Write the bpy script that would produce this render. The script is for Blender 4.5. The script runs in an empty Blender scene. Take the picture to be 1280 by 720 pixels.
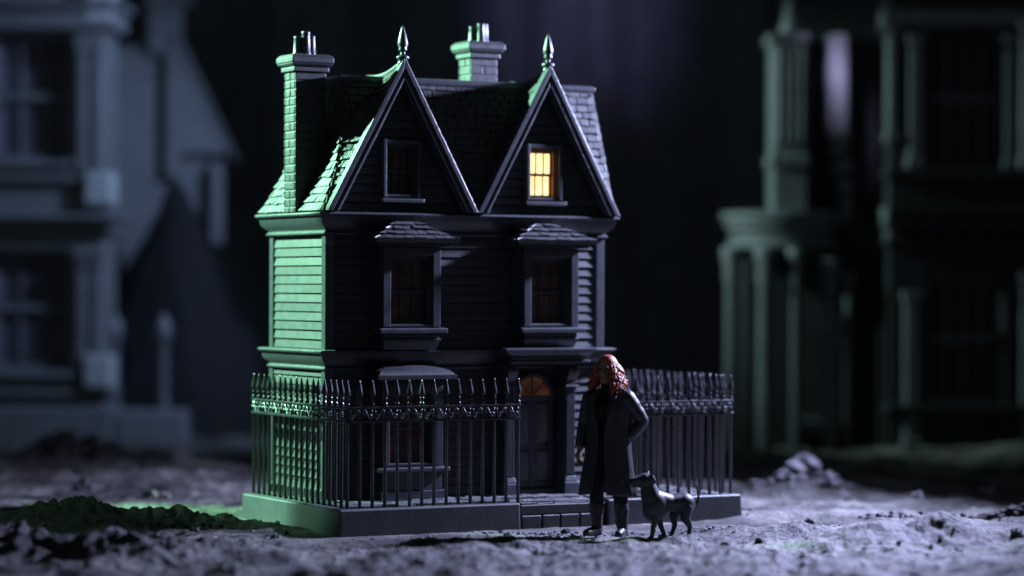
import bpy, bmesh, math, random
import numpy as np
from mathutils import Vector, Matrix, noise
random.seed(7)
R = math.radians
sc = bpy.context.scene
C = sc.collection
PI = math.pi
TH = R(29.0)                      # the model house is turned 29 degrees to the camera
CS, SN = math.cos(TH), math.sin(TH)
OX, OY = -1.605, 25.0             # near-left corner of the display base

def W(u, v, z=0.0):
    return Vector((OX + CS*u - SN*v, OY + SN*u + CS*v, z))

# ------------------------------------------------------------------ materials
def mat(name, col, rough=.5, spec=.5, metal=0.0, var=.25, nscale=18.0, bump=.0, bscale=90.0, col2=None, coat=0.0):
    m = bpy.data.materials.new(name); m.use_nodes = True
    nt = m.node_tree; b = nt.nodes['Principled BSDF']
    b.inputs['Roughness'].default_value = rough
    b.inputs['Metallic'].default_value = metal
    b.inputs['Specular IOR Level'].default_value = spec
    b.inputs['Coat Weight'].default_value = coat
    tc = nt.nodes.new('ShaderNodeTexCoord')
    n = nt.nodes.new('ShaderNodeTexNoise'); n.inputs['Scale'].default_value = nscale
    n.inputs['Detail'].default_value = 6; n.inputs['Roughness'].default_value = .62
    nt.links.new(tc.outputs['Object'], n.inputs['Vector'])
    r = nt.nodes.new('ShaderNodeValToRGB')
    c2 = col2 or tuple(c*(1+var) for c in col)
    c1 = tuple(c*(1-var) for c in col)
    r.color_ramp.elements[0].position = .32; r.color_ramp.elements[0].color = (*c1, 1)
    r.color_ramp.elements[1].position = .68; r.color_ramp.elements[1].color = (*c2, 1)
    nt.links.new(n.outputs['Fac'], r.inputs['Fac']); nt.links.new(r.outputs['Color'], b.inputs['Base Color'])
    mr = nt.nodes.new('ShaderNodeMapRange')
    mr.inputs['To Min'].default_value = max(.05, rough-.1); mr.inputs['To Max'].default_value = min(1, rough+.14)
    nt.links.new(n.outputs['Fac'], mr.inputs['Value']); nt.links.new(mr.outputs['Result'], b.inputs['Roughness'])
    if bump:
        n2 = nt.nodes.new('ShaderNodeTexNoise'); n2.inputs['Scale'].default_value = bscale; n2.inputs['Detail'].default_value = 5
        nt.links.new(tc.outputs['Object'], n2.inputs['Vector'])
        bp = nt.nodes.new('ShaderNodeBump'); bp.inputs['Strength'].default_value = bump; bp.inputs['Distance'].default_value = .012
        nt.links.new(n2.outputs['Fac'], bp.inputs['Height']); nt.links.new(bp.outputs['Normal'], b.inputs['Normal'])
    return m

def emit(name, col, strength, col2=None):
    m = bpy.data.materials.new(name); m.use_nodes = True
    nt = m.node_tree; b = nt.nodes['Principled BSDF']
    b.inputs['Base Color'].default_value = (.05, .03, .02, 1)
    b.inputs['Emission Strength'].default_value = strength
    tc = nt.nodes.new('ShaderNodeTexCoord'); n = nt.nodes.new('ShaderNodeTexNoise'); n.inputs['Scale'].default_value = 7
    r = nt.nodes.new('ShaderNodeValToRGB')
    r.color_ramp.elements[0].position = .3; r.color_ramp.elements[0].color = (*(col2 or col), 1)
    r.color_ramp.elements[1].position = .6; r.color_ramp.elements[1].color = (*col, 1)
    nt.links.new(tc.outputs['Object'], n.inputs['Vector']); nt.links.new(n.outputs['Fac'], r.inputs['Fac'])
    nt.links.new(r.outputs['Color'], b.inputs['Emission Color'])
    return m

M = {}
M['wall'] = mat('black_painted_siding', (.050, .052, .056), .50, .45, var=.15, nscale=9, bump=.12, bscale=60)
M['trim'] = mat('black_satin_trim', (.050, .053, .062), .33, .6, var=.14, nscale=14, bump=.06, bscale=80)
M['roof'] = mat('charcoal_slate', (.045, .046, .050), .50, .5, var=.28, nscale=11, bump=.5, bscale=55)
M['brick'] = mat('charcoal_brick', (.062, .064, .070), .44, .45, var=.22, nscale=13, bump=.3, bscale=50)
M['iron'] = mat('black_iron', (.027, .028, .033), .27, .75, metal=.15, var=.15, nscale=20)
M['lead'] = mat('dark_lead_hood', (.022, .023, .026), .5, .4, var=.25, nscale=8, bump=.15, bscale=40)
M['scroll'] = mat('iron_scrolls', (.050, .052, .060), .28, .75, metal=.15, var=.15, nscale=20)
M['base'] = mat('base_paint', (.052, .054, .060), .46, .45, var=.12, nscale=5, bump=.12, bscale=45)
M['paving'] = mat('paving_stone', (.085, .085, .09), .48, .5, var=.3, nscale=9, bump=.35, bscale=30)
M['glass'] = mat('dark_window', (.10, .055, .045), .22, .5, var=.5, nscale=5)
M['redglass'] = mat('dark_window_red', (.14, .04, .03), .2, .5, var=.5, nscale=5)
M['lit'] = emit('lit_window', (1, .70, .33), 2.2, (1, .60, .22))
M['glow_tint'] = mat('glow_tinted_trim', (.28, .10, .035), .5, .4, var=.3, nscale=20)  # warm window light on sash and reveals, put into the colour
M['fan'] = emit('fanlight_glow', (1, .36, .16), .045, (.25, .05, .015))
M['bga'] = mat('pale_grey_model_wall', (.17, .175, .185), .6, .4, var=.15, nscale=3, bump=.1, bscale=12)
M['bgc'] = mat('painted_highlight_trim', (.42, .43, .45), .6, .4, var=.12, nscale=3)  # paler than the walls, light on the corners put into the colour
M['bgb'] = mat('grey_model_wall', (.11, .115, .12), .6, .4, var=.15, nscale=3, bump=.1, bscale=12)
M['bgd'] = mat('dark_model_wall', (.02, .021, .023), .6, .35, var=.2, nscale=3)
M['pane_dim'] = mat('dim_pane', (.10, .09, .12), .3, .5, var=.3, nscale=3)
M['coat'] = mat('black_leather', (.030, .032, .037), .38, .6, var=.2, nscale=12, bump=.12, bscale=60)
M['cloth'] = mat('black_cloth', (.013, .013, .016), .7, .3, var=.2, nscale=30)
M['boot'] = mat('worn_boot', (.022, .021, .022), .42, .5, var=.3, nscale=25, bump=.3, bscale=60)
M['skin'] = mat('painted_skin', (.36, .20, .14), .5, .4, var=.1, nscale=20)
M['hair'] = mat('auburn_hair', (.38, .10, .045), .38, .6, var=.5, nscale=30)
M['eye'] = mat('eye', (.02, .015, .012), .2, .5)
M['dog'] = mat('dark_pewter_dog', (.032, .033, .040), .46, .5, metal=.08, var=.15, nscale=16, bump=.05, bscale=60)
M['stone'] = mat('grey_stone', (.15, .145, .155), .78, .3, var=.35, nscale=9, bump=.6, bscale=35)
M['darkstone'] = mat('dark_crumb', (.04, .037, .038), .75, .3, var=.4, nscale=9, bump=.6, bscale=35)
M['moss'] = mat('mossy_stone', (.16, .18, .13), .75, .3, var=.4, nscale=9, bump=.6, bscale=35)

# ------------------------------------------------------------------ mesh builder
class MB:
    def __init__(s): s.v = []; s.f = []
    def add(s, vs, fs):
        o = len(s.v); s.v += [tuple(p) for p in vs]; s.f += [tuple(i+o for i in f) for f in fs]
    def box(s, x0, x1, y0, y1, z0, z1):
        s.hexa([(x0,y0,z0),(x1,y0,z0),(x1,y1,z0),(x0,y1,z0)], [(x0,y0,z1),(x1,y0,z1),(x1,y1,z1),(x0,y1,z1)])
    def hexa(s, a, b):
        n = len(a)
        s.add(list(a)+list(b), [tuple(range(n-1,-1,-1)), tuple(range(n,2*n))] + [(i,(i+1)%n,n+(i+1)%n,n+i) for i in range(n)])
    def frus(s, r0, z0, r1, z1):      # r = (x0,x1,y0,y1)
        q = lambda r, z: [(r[0],r[2],z),(r[1],r[2],z),(r[1],r[3],z),(r[0],r[3],z)]
        s.hexa(q(r0,z0), q(r1,z1))
    def prism_y(s, poly, y0, y1):     # poly of (x,z), counter-clockwise seen from -y
        s.hexa([(x,y0,z) for x,z in poly][::-1], [(x,y1,z) for x,z in poly][::-1])
    def prism_x(s, poly, x0, x1):     # poly of (y,z)
        s.hexa([(x0,y,z) for y,z in poly][::-1], [(x1,y,z) for y,z in poly][::-1])
    def lathe(s, prof, c=(0,0,0), n=16):
        vs = []; fs = []
        for r, z in prof:
            for k in range(n):
                a = 2*PI*k/n; vs.append((c[0]+r*math.cos(a), c[1]+r*math.sin(a), c[2]+z))
        for i in range(len(prof)-1):
            for k in range(n):
                fs.append((i*n+k, i*n+(k+1)%n, (i+1)*n+(k+1)%n, (i+1)*n+k))
        fs.append(tuple(range(n-1,-1,-1))); fs.append(tuple((len(prof)-1)*n+k for k in range(n)))
        s.add(vs, fs)
    def tube(s, pts, rad, n=8):
        pts = [Vector(p) for p in pts]; vs = []; fs = []; m = len(pts)
        rad = rad if isinstance(rad, (list, tuple)) else [rad]*m
        ref = None
        for i, p in enumerate(pts):
            t = (pts[min(i+1,m-1)]-pts[max(i-1,0)]).normalized()
            if ref is None:
                ref = t.orthogonal().normalized()
            ref = (ref - t*ref.dot(t)).normalized() if (ref - t*ref.dot(t)).length > 1e-5 else t.orthogonal().normalized()
            b = t.cross(ref)
            for k in range(n):
                a = 2*PI*k/n; vs.append(p + (ref*math.cos(a)+b*math.sin(a))*rad[i])
        for i in range(m-1):
            for k in range(n):
                fs.append((i*n+k, i*n+(k+1)%n, (i+1)*n+(k+1)%n, (i+1)*n+k))
        fs.append(tuple(range(n-1,-1,-1))); fs.append(tuple((m-1)*n+k for k in range(n)))
        s.add(vs, fs)
    def capsule(s, p0, r0, p1, r1, n=24, m=8):
        p0, p1 = Vector(p0), Vector(p1); d = p1-p0
        t = d.normalized() if d.length > 1e-6 else Vector((0,0,1))
        a1 = t.orthogonal().normalized(); a2 = t.cross(a1); rings = []
        for i in range(m+1):
            a = PI/2*(1-i/m); rings.append((p0 - t*r0*math.sin(a), r0*math.cos(a)))
        for i in range(m+1):
            a = PI/2*i/m; rings.append((p1 + t*r1*math.sin(a), r1*math.cos(a)))
        vs = []; fs = []
        for c, r in rings:
            r = max(r, 1e-4)
            for k in range(n):
                a = 2*PI*k/n; vs.append(c + (a1*math.cos(a)+a2*math.sin(a))*r)
        for i in range(len(rings)-1):
            for k in range(n): fs.append((i*n+k, i*n+(k+1)%n, (i+1)*n+(k+1)%n, (i+1)*n+k))
        fs.append(tuple(range(n-1,-1,-1))); fs.append(tuple((len(rings)-1)*n+k for k in range(n)))
        s.add(vs, fs)
    def ellipsoid(s, c, r, n=28, m=16):
        vs = []; fs = []
        for i in range(m+1):
            p = PI*i/m - PI/2; cr = max(math.cos(p), 1e-3)
            for k in range(n):
                a = 2*PI*k/n; vs.append((c[0]+r[0]*cr*math.cos(a), c[1]+r[1]*cr*math.sin(a), c[2]+r[2]*math.sin(p)))
        for i in range(m):
            for k in range(n): fs.append((i*n+k, i*n+(k+1)%n, (i+1)*n+(k+1)%n, (i+1)*n+k))
        fs.append(tuple(range(n-1,-1,-1))); fs.append(tuple(m*n+k for k in range(n)))
        s.add(vs, fs)
    def sweep_rect(s, rect, prof):    # mitred moulding round a rectangle (x0,x1,y0,y1); prof of (out, z), closed loop
        x0,x1,y0,y1 = rect; n = len(prof); vs = []; fs = []
        for sx, sy in ((-1,-1),(1,-1),(1,1),(-1,1)):
            for o, z in prof:
                vs.append(((x0-o) if sx<0 else (x1+o), (y0-o) if sy<0 else (y1+o), z))
        for k in range(4):
            for i in range(n):
                a = k*n+i; b = k*n+(i+1)%n; c = ((k+1)%4)*n+(i+1)%n; d = ((k+1)%4)*n+i
                fs.append((a, d, c, b))
        s.add(vs, fs)

def obj(name, mb, m, parent=None, bevel=0.0, smooth=False, origin=None, seg=2):
    me = bpy.data.meshes.new(name)
    o0 = Vector(origin) if origin is not None else (parent_origin(parent) if parent else Vector((0,0,0)))
    me.from_pydata([Vector(p)-o0 for p in mb.v], [], mb.f)
    bm = bmesh.new(); bm.from_mesh(me)
    bmesh.ops.recalc_face_normals(bm, faces=bm.faces)
    bm.to_mesh(me); bm.free()
    if smooth:
        me.polygons.foreach_set('use_smooth', [True]*len(me.polygons))
    me.materials.append(M[m] if isinstance(m, str) else m)
    o = bpy.data.objects.new(name, me); C.objects.link(o)
    if parent: o.parent = parent
    if bevel:
        b = o.modifiers.new('bevel', 'BEVEL'); b.width = bevel; b.segments = seg; b.limit_method = 'ANGLE'; b.angle_limit = R(35); b.harden_normals = True
        me.polygons.foreach_set('use_smooth', [True]*len(me.polygons))
    return o

ORIG = {}
def parent_origin(p):
    while p is not None:
        if p.name in ORIG: return ORIG[p.name]
        p = p.parent
    return Vector((0,0,0))

def tag(o, label=None, cat=None, group=None, kind=None):
    if label: o['label'] = label
    if cat: o['category'] = cat
    if group: o['group'] = group
    if kind: o['kind'] = kind
    return o

def thing(name, label, cat, loc, rz=0.0, group=None, origin=(0,0,0)):
    """Empty at the thing's base; children are written in coordinates where `origin` is that base."""
    o = bpy.data.objects.new(name, None); C.objects.link(o)
    o.empty_display_size = .2
    o.location = loc; o.rotation_euler = (0,0,rz)
    ORIG[o.name] = Vector(origin)
    return tag(o, label, cat, group)

def model_thing(name, label, cat, uvz, group=None):
    return thing(name, label, cat, W(*uvz), TH, group, uvz)

def voxel(o, size, it=4, fac=.5):
    r = o.modifiers.new('remesh', 'REMESH'); r.mode = 'VOXEL'; r.voxel_size = size; r.use_smooth_shade = True
    s = o.modifiers.new('smooth', 'SMOOTH'); s.iterations = it; s.factor = fac

# ------------------------------------------------------------------ terrain
def bump(x, y, cx, cy, rx, ry, h, rot=0.0, p=2.0):
    c, s = math.cos(rot), math.sin(rot)
    dx, dy = x-cx, y-cy
    a = (c*dx+s*dy)/rx; b = (-s*dx+c*dy)/ry
    d = a*a+b*b
    return h*math.exp(-d**(p/2)) if d < 9 else 0.0

def sstep(a, b, x):
    t = min(1, max(0, (x-a)/(b-a))); return t*t*(3-2*t)

def terrain(x, y):
    P = Vector((x, y, 0))
    u = CS*(x-OX)+SN*(y-OY); v = -SN*(x-OX)+CS*(y-OY)
    # distance from the display base
    du = max(-u, u-4.53, 0); dv = max(-v, v-2.32, 0); d = math.hypot(du, dv)
    k = sstep(.0, 1.6, d)
    fig = math.exp(-((x-1.15)**2/.5 + (y-25.25)**2/.12))
    k *= 1-.75*fig
    n1 = noise.fractal(P*.55+Vector((3,7,0)), 1.0, 2.1, 3)
    n2 = noise.fractal(P*1.7+Vector((13,2,0)), .9, 2.2, 4)
    n3 = noise.fractal(P*6.0+Vector((1,2,5)), .8, 2.2, 4)
    rid = 1-abs(noise.noise(Vector((x*.9, y*1.9, 4.2))))
    rid2 = 1-abs(noise.noise(Vector((x*2.6+3, y*4.6, 1.7))))
    h = k*(.075*n1 + .06*n2 + .055*(rid**3-.35) + .030*(rid2**4-.4)) + (.35+.65*k)*.019*n3 - .015
    lump = noise.cell(Vector((x*4, y*4, 1)))
    h += .010*k*lump + .007*k*noise.fractal(P*15, .7, 2.1, 3)
    # named mounds of the tabletop landscape
    w = 1+.55*noise.fractal(P*2.6, .8, 2.1, 6)+.25*(abs(noise.noise(P*7))-.2)
    h += w*(bump(x,y,-4.1,25.75,.85,.30,.24,.0) + bump(x,y,-2.9,25.75,.75,.25,.13,-.1) + bump(x,y,-5.2,25.4,.9,.35,.12))
    h += w*(bump(x,y,-4.3,23.1,.9,.33,.22) + bump(x,y,-3.2,22.75,.7,.3,.12))
    w2 = 1+.22*noise.fractal(P*2.2, .9, 2.0, 4)
    h += w2*(bump(x,y,3.75,24.35,.75,.35,.21) + bump(x,y,5.0,24.0,.8,.4,.12))
    h += w2*(bump(x,y,2.75,27.4,.85,.22,.09,.1))
    h += w*(bump(x,y,3.35,30.8,.55,.35,.20))
    h += bump(x,y,8.2,36.5,2.6,1.3,.26) + bump(x,y,3.5,36.2,1.5,.9,.08)
    h += w*(bump(x,y,-5.75,35.2,.75,.6,.30) + bump(x,y,-4.5,34.6,.7,.4,.12))
    return h

def make_ground():
    ys = []
    y = 15.0
    while y < 56:
        ys.append(y)
        y += .10 if y < 21 else (.026 if y < 29 else (.045 if y < 37 else .16))
    nx = 560
    vs = np.zeros((len(ys), nx, 3))
    for j, y in enumerate(ys):
        half = max(6.0, y*.235) if y < 44 else 12
        if y >= 40: half = y*.235 + (y-40)*.6
        for i in range(nx):
            t = 2*i/(nx-1)-1
            x = half*(t*.80 + .20*t**5)
            vs[j,i] = (x, y, terrain(x, y))
    ny = len(ys)
    idx = np.arange(ny*nx).reshape(ny, nx)
    f = np.stack([idx[:-1,:-1], idx[:-1,1:], idx[1:,1:], idx[1:,:-1]], -1).reshape(-1, 4)
    me = bpy.data.meshes.new('ground')
    me.vertices.add(ny*nx); me.vertices.foreach_set('co', vs.reshape(-1))
    me.loops.add(f.size); me.loops.foreach_set('vertex_index', f.reshape(-1).astype(np.int32))
    me.polygons.add(len(f)); me.polygons.foreach_set('loop_start', np.arange(0, f.size, 4, dtype=np.int32))
    me.update(calc_edges=True)
    me.polygons.foreach_set('use_smooth', np.ones(len(f), dtype=bool))
    m = bpy.data.materials.new('dusty_earth'); m.use_nodes = True
    nt = m.node_tree; b = nt.nodes['Principled BSDF']; L = nt.links.new
    b.inputs['Roughness'].default_value = .62; b.inputs['Specular IOR Level'].default_value = .35
    tc = nt.nodes.new('ShaderNodeTexCoord')
    def nz(scale, detail, rough=.6):
        n = nt.nodes.new('ShaderNodeTexNoise'); n.inputs['Scale'].default_value = scale
        n.inputs['Detail'].default_value = detail; n.inputs['Roughness'].default_value = rough
        L(tc.outputs['Object'], n.inputs['Vector']); return n
    a = nz(.8, 8, .65); r = nt.nodes.new('ShaderNodeValToRGB')
    e = r.color_ramp.elements
    e[0].position = .42; e[0].color = (.030, .028, .027, 1)
    e[1].position = .64; e[1].color = (.225, .22, .20, 1)
    mid = e.new(.52); mid.color = (.10, .097, .092, 1)
    L(a.outputs['Fac'], r.inputs['Fac'])
    fn = nz(26, 6, .7); r2 = nt.nodes.new('ShaderNodeValToRGB')
    r2.color_ramp.elements[0].position = .35; r2.color_ramp.elements[0].color = (.65,.65,.65,1)
    r2.color_ramp.elements[1].position = .62; r2.color_ramp.elements[1].color = (1.15,1.12,1.12,1)
    L(fn.outputs['Fac'], r2.inputs['Fac'])
    mx = nt.nodes.new('ShaderNodeMix'); mx.data_type = 'RGBA'; mx.blend_type = 'MULTIPLY'; mx.inputs['Factor'].default_value = 1
    L(r.outputs['Color'], mx.inputs['A']); L(r2.outputs['Color'], mx.inputs['B'])
    # darker soil patches where the dark heaps of earth lie
    def patch(cx, cy, rx, ry):
        mp = nt.nodes.new('ShaderNodeMapping'); mp.vector_type = 'POINT'
        mp.inputs['Location'].default_value = (-cx/rx, -cy/ry, 0); mp.inputs['Scale'].default_value = (1/rx, 1/ry, 0)
        ad = nt.nodes.new('ShaderNodeVectorMath'); ad.operation = 'ADD'
        ns = nz(1.6, 5, .7); sb = nt.nodes.new('ShaderNodeVectorMath'); sb.operation = 'SUBTRACT'; sb.inputs[1].default_value = (.5,.5,.5)
        L(ns.outputs['Color'], sb.inputs[0])
        L(tc.outputs['Object'], ad.inputs[0]); L(sb.outputs['Vector'], ad.inputs[1]); L(ad.outputs['Vector'], mp.inputs['Vector'])
        ln = nt.nodes.new('ShaderNodeVectorMath'); ln.operation = 'LENGTH'; L(mp.outputs['Vector'], ln.inputs[0])
        mr = nt.nodes.new('ShaderNodeMapRange'); mr.inputs['From Min'].default_value = .75; mr.inputs['From Max'].default_value = 1.1
        mr.inputs['To Min'].default_value = 1; mr.inputs['To Max'].default_value = 0
        L(ln.outputs['Value'], mr.inputs['Value']); return mr
    ps = [patch(-4.3, 22.9, 1.6, .75), patch(-4.1, 25.65, 2.1, .55), patch(-5.75, 35.2, 1.1, .9), patch(3.95, 24.15, 1.0, .55)]
    cur = mx.outputs['Result']
    for p, soil in zip(ps, ((.03, .027, .027, 1), (.06, .058, .05, 1), (.03, .025, .025, 1), (.065, .060, .062, 1))):
        m2 = nt.nodes.new('ShaderNodeMix'); m2.data_type = 'RGBA'; m2.inputs['B'].default_value = soil
        L(p.outputs['Result'], m2.inputs['Factor']); L(cur, m2.inputs['A']); cur = m2.outputs['Result']
    L(cur, b.inputs['Base Color'])
    n1 = nz(14, 9, .7); n2 = nz(55, 6, .7)
    vo = nt.nodes.new('ShaderNodeTexVoronoi'); vo.inputs['Scale'].default_value = 34; L(tc.outputs['Object'], vo.inputs['Vector'])
    b1 = nt.nodes.new('ShaderNodeBump'); b1.inputs['Strength'].default_value = .75; b1.inputs['Distance'].default_value = .05
    b2 = nt.nodes.new('ShaderNodeBump'); b2.inputs['Strength'].default_value = .55; b2.inputs['Distance'].default_value = .02
    b3 = nt.nodes.new('ShaderNodeBump'); b3.inputs['Strength'].default_value = .3; b3.inputs['Distance'].default_value = .02; b3.invert = True
    L(n1.outputs['Fac'], b1.inputs['Height']); L(n2.outputs['Fac'], b2.inputs['Height']); L(vo.outputs['Distance'], b3.inputs['Height'])
    L(b1.outputs['Normal'], b2.inputs['Normal']); L(b2.outputs['Normal'], b3.inputs['Normal']); L(b3.outputs['Normal'], b.inputs['Normal'])
    me.materials.append(m)
    o = bpy.data.objects.new('ground', me); C.objects.link(o)
    tag(o, kind='structure')
make_ground()

# backdrop: a dark studio curtain with folds
def make_backdrop():
    nx, nz = 220, 24; vs = []; fs = []
    for j in range(nz):
        for i in range(nx):
            t = 2*i/(nx-1)-1; x = 19*t
            z = -1.2 + 15*j/(nz-1)
            y = 51 - 3*t*t + .35*math.sin(x*2.3+.6*math.sin(x*.9)+.15*z) + .18*math.sin(x*5.1+1.3+.1*z)
            vs.append((x, y, z))
    for j in range(nz-1):
        for i in range(nx-1):
            a = j*nx+i; fs.append((a, a+1, a+nx+1, a+nx))
    mb = MB(); mb.add(vs, fs)
    o = obj('backdrop', mb, mat('black_curtain', (.17, .18, .20), .85, .2, var=.2, nscale=2), smooth=True)
    tag(o, kind='structure')
make_backdrop()

# ------------------------------------------------------------------ display base
BW, BD, BH = 4.53, 2.32, .24
base = model_thing('display_base', 'low dark slab base that carries the black house and its railings', 'base', (BW/2, BD/2, -.02))
P0, P1 = 1.95, 2.93               # the path between the two railings
mb = MB()
mb.hexa([(0,0,-.05),(P0,0,-.05),(P0,.5,-.05),(P1,.5,-.05),(P1,0,-.05),(BW,0,-.05),(BW,BD,-.05),(0,BD,-.05)],
        [(0.012,0.012,BH),(P0-.004,0.012,BH),(P0-.004,.5,BH),(P1+.004,.5,BH),(P1+.004,0.012,BH),(BW-.012,0.012,BH),(BW-.012,BD-.012,BH),(0.012,BD-.012,BH)])
obj('slab', mb, 'base', base, bevel=.022, seg=3)
mb = MB(); mb.box(P0+.012, P1-.012, .035, .49, .118, .214)
obj('step_tread', mb, 'base', base, bevel=.012)
mb = MB(); x = P0+.02
for w in (.225, .20, .215, .225):
    mb.box(x, x+w-.008, .02, .22, -.05, .112); x += w+.006
obj('brick_riser', mb, 'brick', base, bevel=.012)
# crazy paving
mb = MB()
def flags(u0, u1, v0, v1, z, su, sv):
    nu, nv = max(1, int((u1-u0)/su)), max(1, int((v1-v0)/sv))
    g = {}
    for j in range(nv+1):
        for i in range(nu+1):
            e = 0 if i in (0, nu) or j in (0, nv) else 1
            g[i,j] = (u0+(u1-u0)*i/nu + e*random.uniform(-.3,.3)*su, v0+(v1-v0)*j/nv + e*random.uniform(-.28,.28)*sv)
    for j in range(nv):
        for i in range(nu):
            q = [g[i,j], g[i+1,j], g[i+1,j+1], g[i,j+1]]
            c = (sum(p[0] for p in q)/4, sum(p[1] for p in q)/4)
            q = [(c[0]+(p[0]-c[0])*.93, c[1]+(p[1]-c[1])*.93) for p in q]
            h = [z+.014+random.uniform(-.007,.010)+random.uniform(-.004,.004) for _ in q]
            mb.hexa([(p[0],p[1],z-.01) for p in q], [(p[0],p[1],hh) for p,hh in zip(q,h)])
flags(.18, 1.92, .16, .95, BH, .17, .12)
flags(1.965, 2.915, .05, .48, .212, .19, .11)
flags(1.965, 2.915, .50, .92, BH, .19, .11)
flags(2.96, 4.36, .16, 2.2, BH, .2, .16)
flags(.14, .28, .2, 2.2, BH, .14, .16)
obj('paving', mb, 'paving', base, bevel=.006)

# ------------------------------------------------------------------ the house
U0, U1, V0, V1 = .304, 3.41, .95, 2.25
house = model_thing('model_house', 'black two-storey gothic house model with twin gables, one attic window lit', 'house', ((U0+U1)/2, (V0+V1)/2, BH))
def part(name, mb, m, parent=house, bevel=.006, **k):
    return obj(name, mb, m, parent, bevel=bevel, **k)

# walls with lapped boards
mb = MB()
mb.box(U0+.02, U1-.02, V0+.02, V1-.02, BH-.002, 3.0)
def board_x(mb, x0, x1, y, z0, h, lap=.024):          # on a wall facing -y
    j0, j1 = random.uniform(-.002,.002), random.uniform(-.002,.002)
    mb.prism_x([(y+.012, z0), (y-lap+j0, z0+.003), (y-lap*.35+j1, z0+h), (y+.012, z0+h)], x0, x1)
def board_y(mb, y0, y1, x, z0, h, lap=.024, sgn=-1):
    a = random.uniform(-.002,.002); b = random.uniform(-.002,.002)
    mb.prism_y([(x+sgn*(lap+a), z0+.003), (x-sgn*.012, z0), (x-sgn*.012, z0+h), (x+sgn*(lap*.35+b), z0+h)], y0, y1)
bh = .0905
z = BH+.12
while z < 2.86:
    for (a, b) in ((U0+.03, 2.1), (2.1, U1-.06)):
        if b > 2.5 and z < 1.5:
            board_x(mb, 3.0, U1-.075+random.uniform(-.012,.012), V0+.012, z, bh-.004)
        else:
            board_x(mb, a, b+(random.uniform(-.03,.012) if b > 3 else 0), V0+.012, z, bh-.004)
    board_y(mb, V0+.05+random.uniform(-.004,.008), V1-.05+random.uniform(-.02,.012), U0+.012, z, bh-.004)
    board_y(mb, V0+.05, V1-.05, U1-.012, z, bh-.004, sgn=1)
    z += bh
part('wall', mb, 'wall', bevel=.004)
mb = MB(); mb.sweep_rect((U0,U1,V0,V1), [(.035,BH),(.035,BH+.09),(.02,BH+.12),(-.05,BH+.12),(-.05,BH)])
part('skirting', mb, 'trim')
for (cu, cv, su, sv) in ((U0,V0,1,1),(U1,V0,-1,1),(U0,V1,1,-1),(U1,V1,-1,-1)):
    mb = MB()
    mb.hexa([(cu-su*.022, cv-sv*.022, BH+.1),(cu+su*.075, cv-sv*.022, BH+.1),(cu+su*.075, cv+sv*.06, BH+.1),(cu+su*.06, cv+sv*.075, BH+.1),(cu-su*.022, cv+sv*.075, BH+.1)],
            [(cu-su*.022, cv-sv*.022, 2.86),(cu+su*.075, cv-sv*.022, 2.86),(cu+su*.075, cv+sv*.06, 2.86),(cu+su*.06, cv+sv*.075, 2.86),(cu-su*.022, cv+sv*.075, 2.86)])
    part('corner_board', mb, 'trim', bevel=.013, seg=3)
def crown(z0, z1, o0, o1, rnd=.016):
    return [(-.03,z0),(o0-.012,z0),(o0+.012,z0+.006),(o0+.016,z0+.022),(o0,z0+.036),(o0-.008,z0+.045),(o0+(o1-o0)*.58,z0+(z1-z0)*.5),
            (o1-.022,z1-.042),(o1,z1-.036),(o1+.006,z1-.02),(o1,z1-.006),(o1-.02,z1),(-.03,z1)]
mb = MB(); mb.sweep_rect((U0,U1,V0,V1), crown(2.83, 3.055, .034, .13))
part('cornice', mb, 'trim', bevel=.004)
mb = MB(); mb.sweep_rect((U0,U1,V0,V1), crown(1.51, 1.715, .025, .105))
part('string_course', mb, 'trim', bevel=.004)

# roof -----------------------------------------------------------------
EZ, TZ = 3.06, 4.37
EL, ER, EF, EB = U0-.10, U1+.105, V0-.085, V1+.09
IL, IR, IF, IB = .37, .085, .34, .30
def prof(t): return 1-(1-t)**2.0
def ins(t, k): return k*prof(t)
def zz(t): return EZ+(TZ-EZ)*t
mb = MB()
N = 14
for i in range(N):
    t0, t1 = i/N, (i+1)/N
    q = lambda t: (EL+ins(t,IL), ER-t*IR, EF+t*IF+.2, EB-ins(t,IB))
    mb.frus(q(t0), zz(t0), q(t1), zz(t1))
def shingles(mb, P, s0, s1, rows, tw, thick, lo, hi, jit=.5, t_top=1.0, gap=.008, skip=None, back=None):
    """lapped tiles over a surface P(s,t); lo(t), hi(t) bound s; P returns (point, normal)"""
    for r in range(rows):
        t0 = t_top*r/rows; t1 = t_top*(r+1.25)/rows
        t1 = min(t1, t_top)
        s = s0 - (tw*.5 if r % 2 else 0) - random.uniform(0, .2)*tw
        while s < s1:
            w = tw*random.uniform(1-jit*.35, 1+jit*.35)
            a, b = s+gap*.5, s+w-gap*.5
            s += w
            dt = random.uniform(-.10,.10)/rows
            tb = max(0, t0+dt) if r else 0
            cl = lambda x, t: min(max(x, lo(t)), hi(t))
            ab, bb, at, bt = cl(a,tb), cl(b,tb), cl(a,t1), cl(b,t1)
            if bb-ab < .012 and bt-at < .012: continue
            if bb-ab < .004 : bb = ab+.004
            if bt-at < .004 : bt = at+.004
            if skip and skip(P((ab+bb)/2, (tb+t1)/2)[0]): continue
            th = thick*random.uniform(.75,1.3)
            sk = random.uniform(-.15,.15)*thick
            lower = []; upper = []
            for (x, t, l, k) in ((ab,tb,th,sk),(bb,tb,th,-sk),(bt,t1,.002,0),(at,t1,.002,0)):
                p, n = P(x, t)
                lower.append(p+back if back else p-n*.012); upper.append(p+n*(l+k))
            mb.hexa(lower, upper)
def pf(s, t):      # front slope
    p = Vector((s, EF+t*IF, zz(t))); d = IF
    return p, Vector((0, -(TZ-EZ), d)).normalized()
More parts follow.
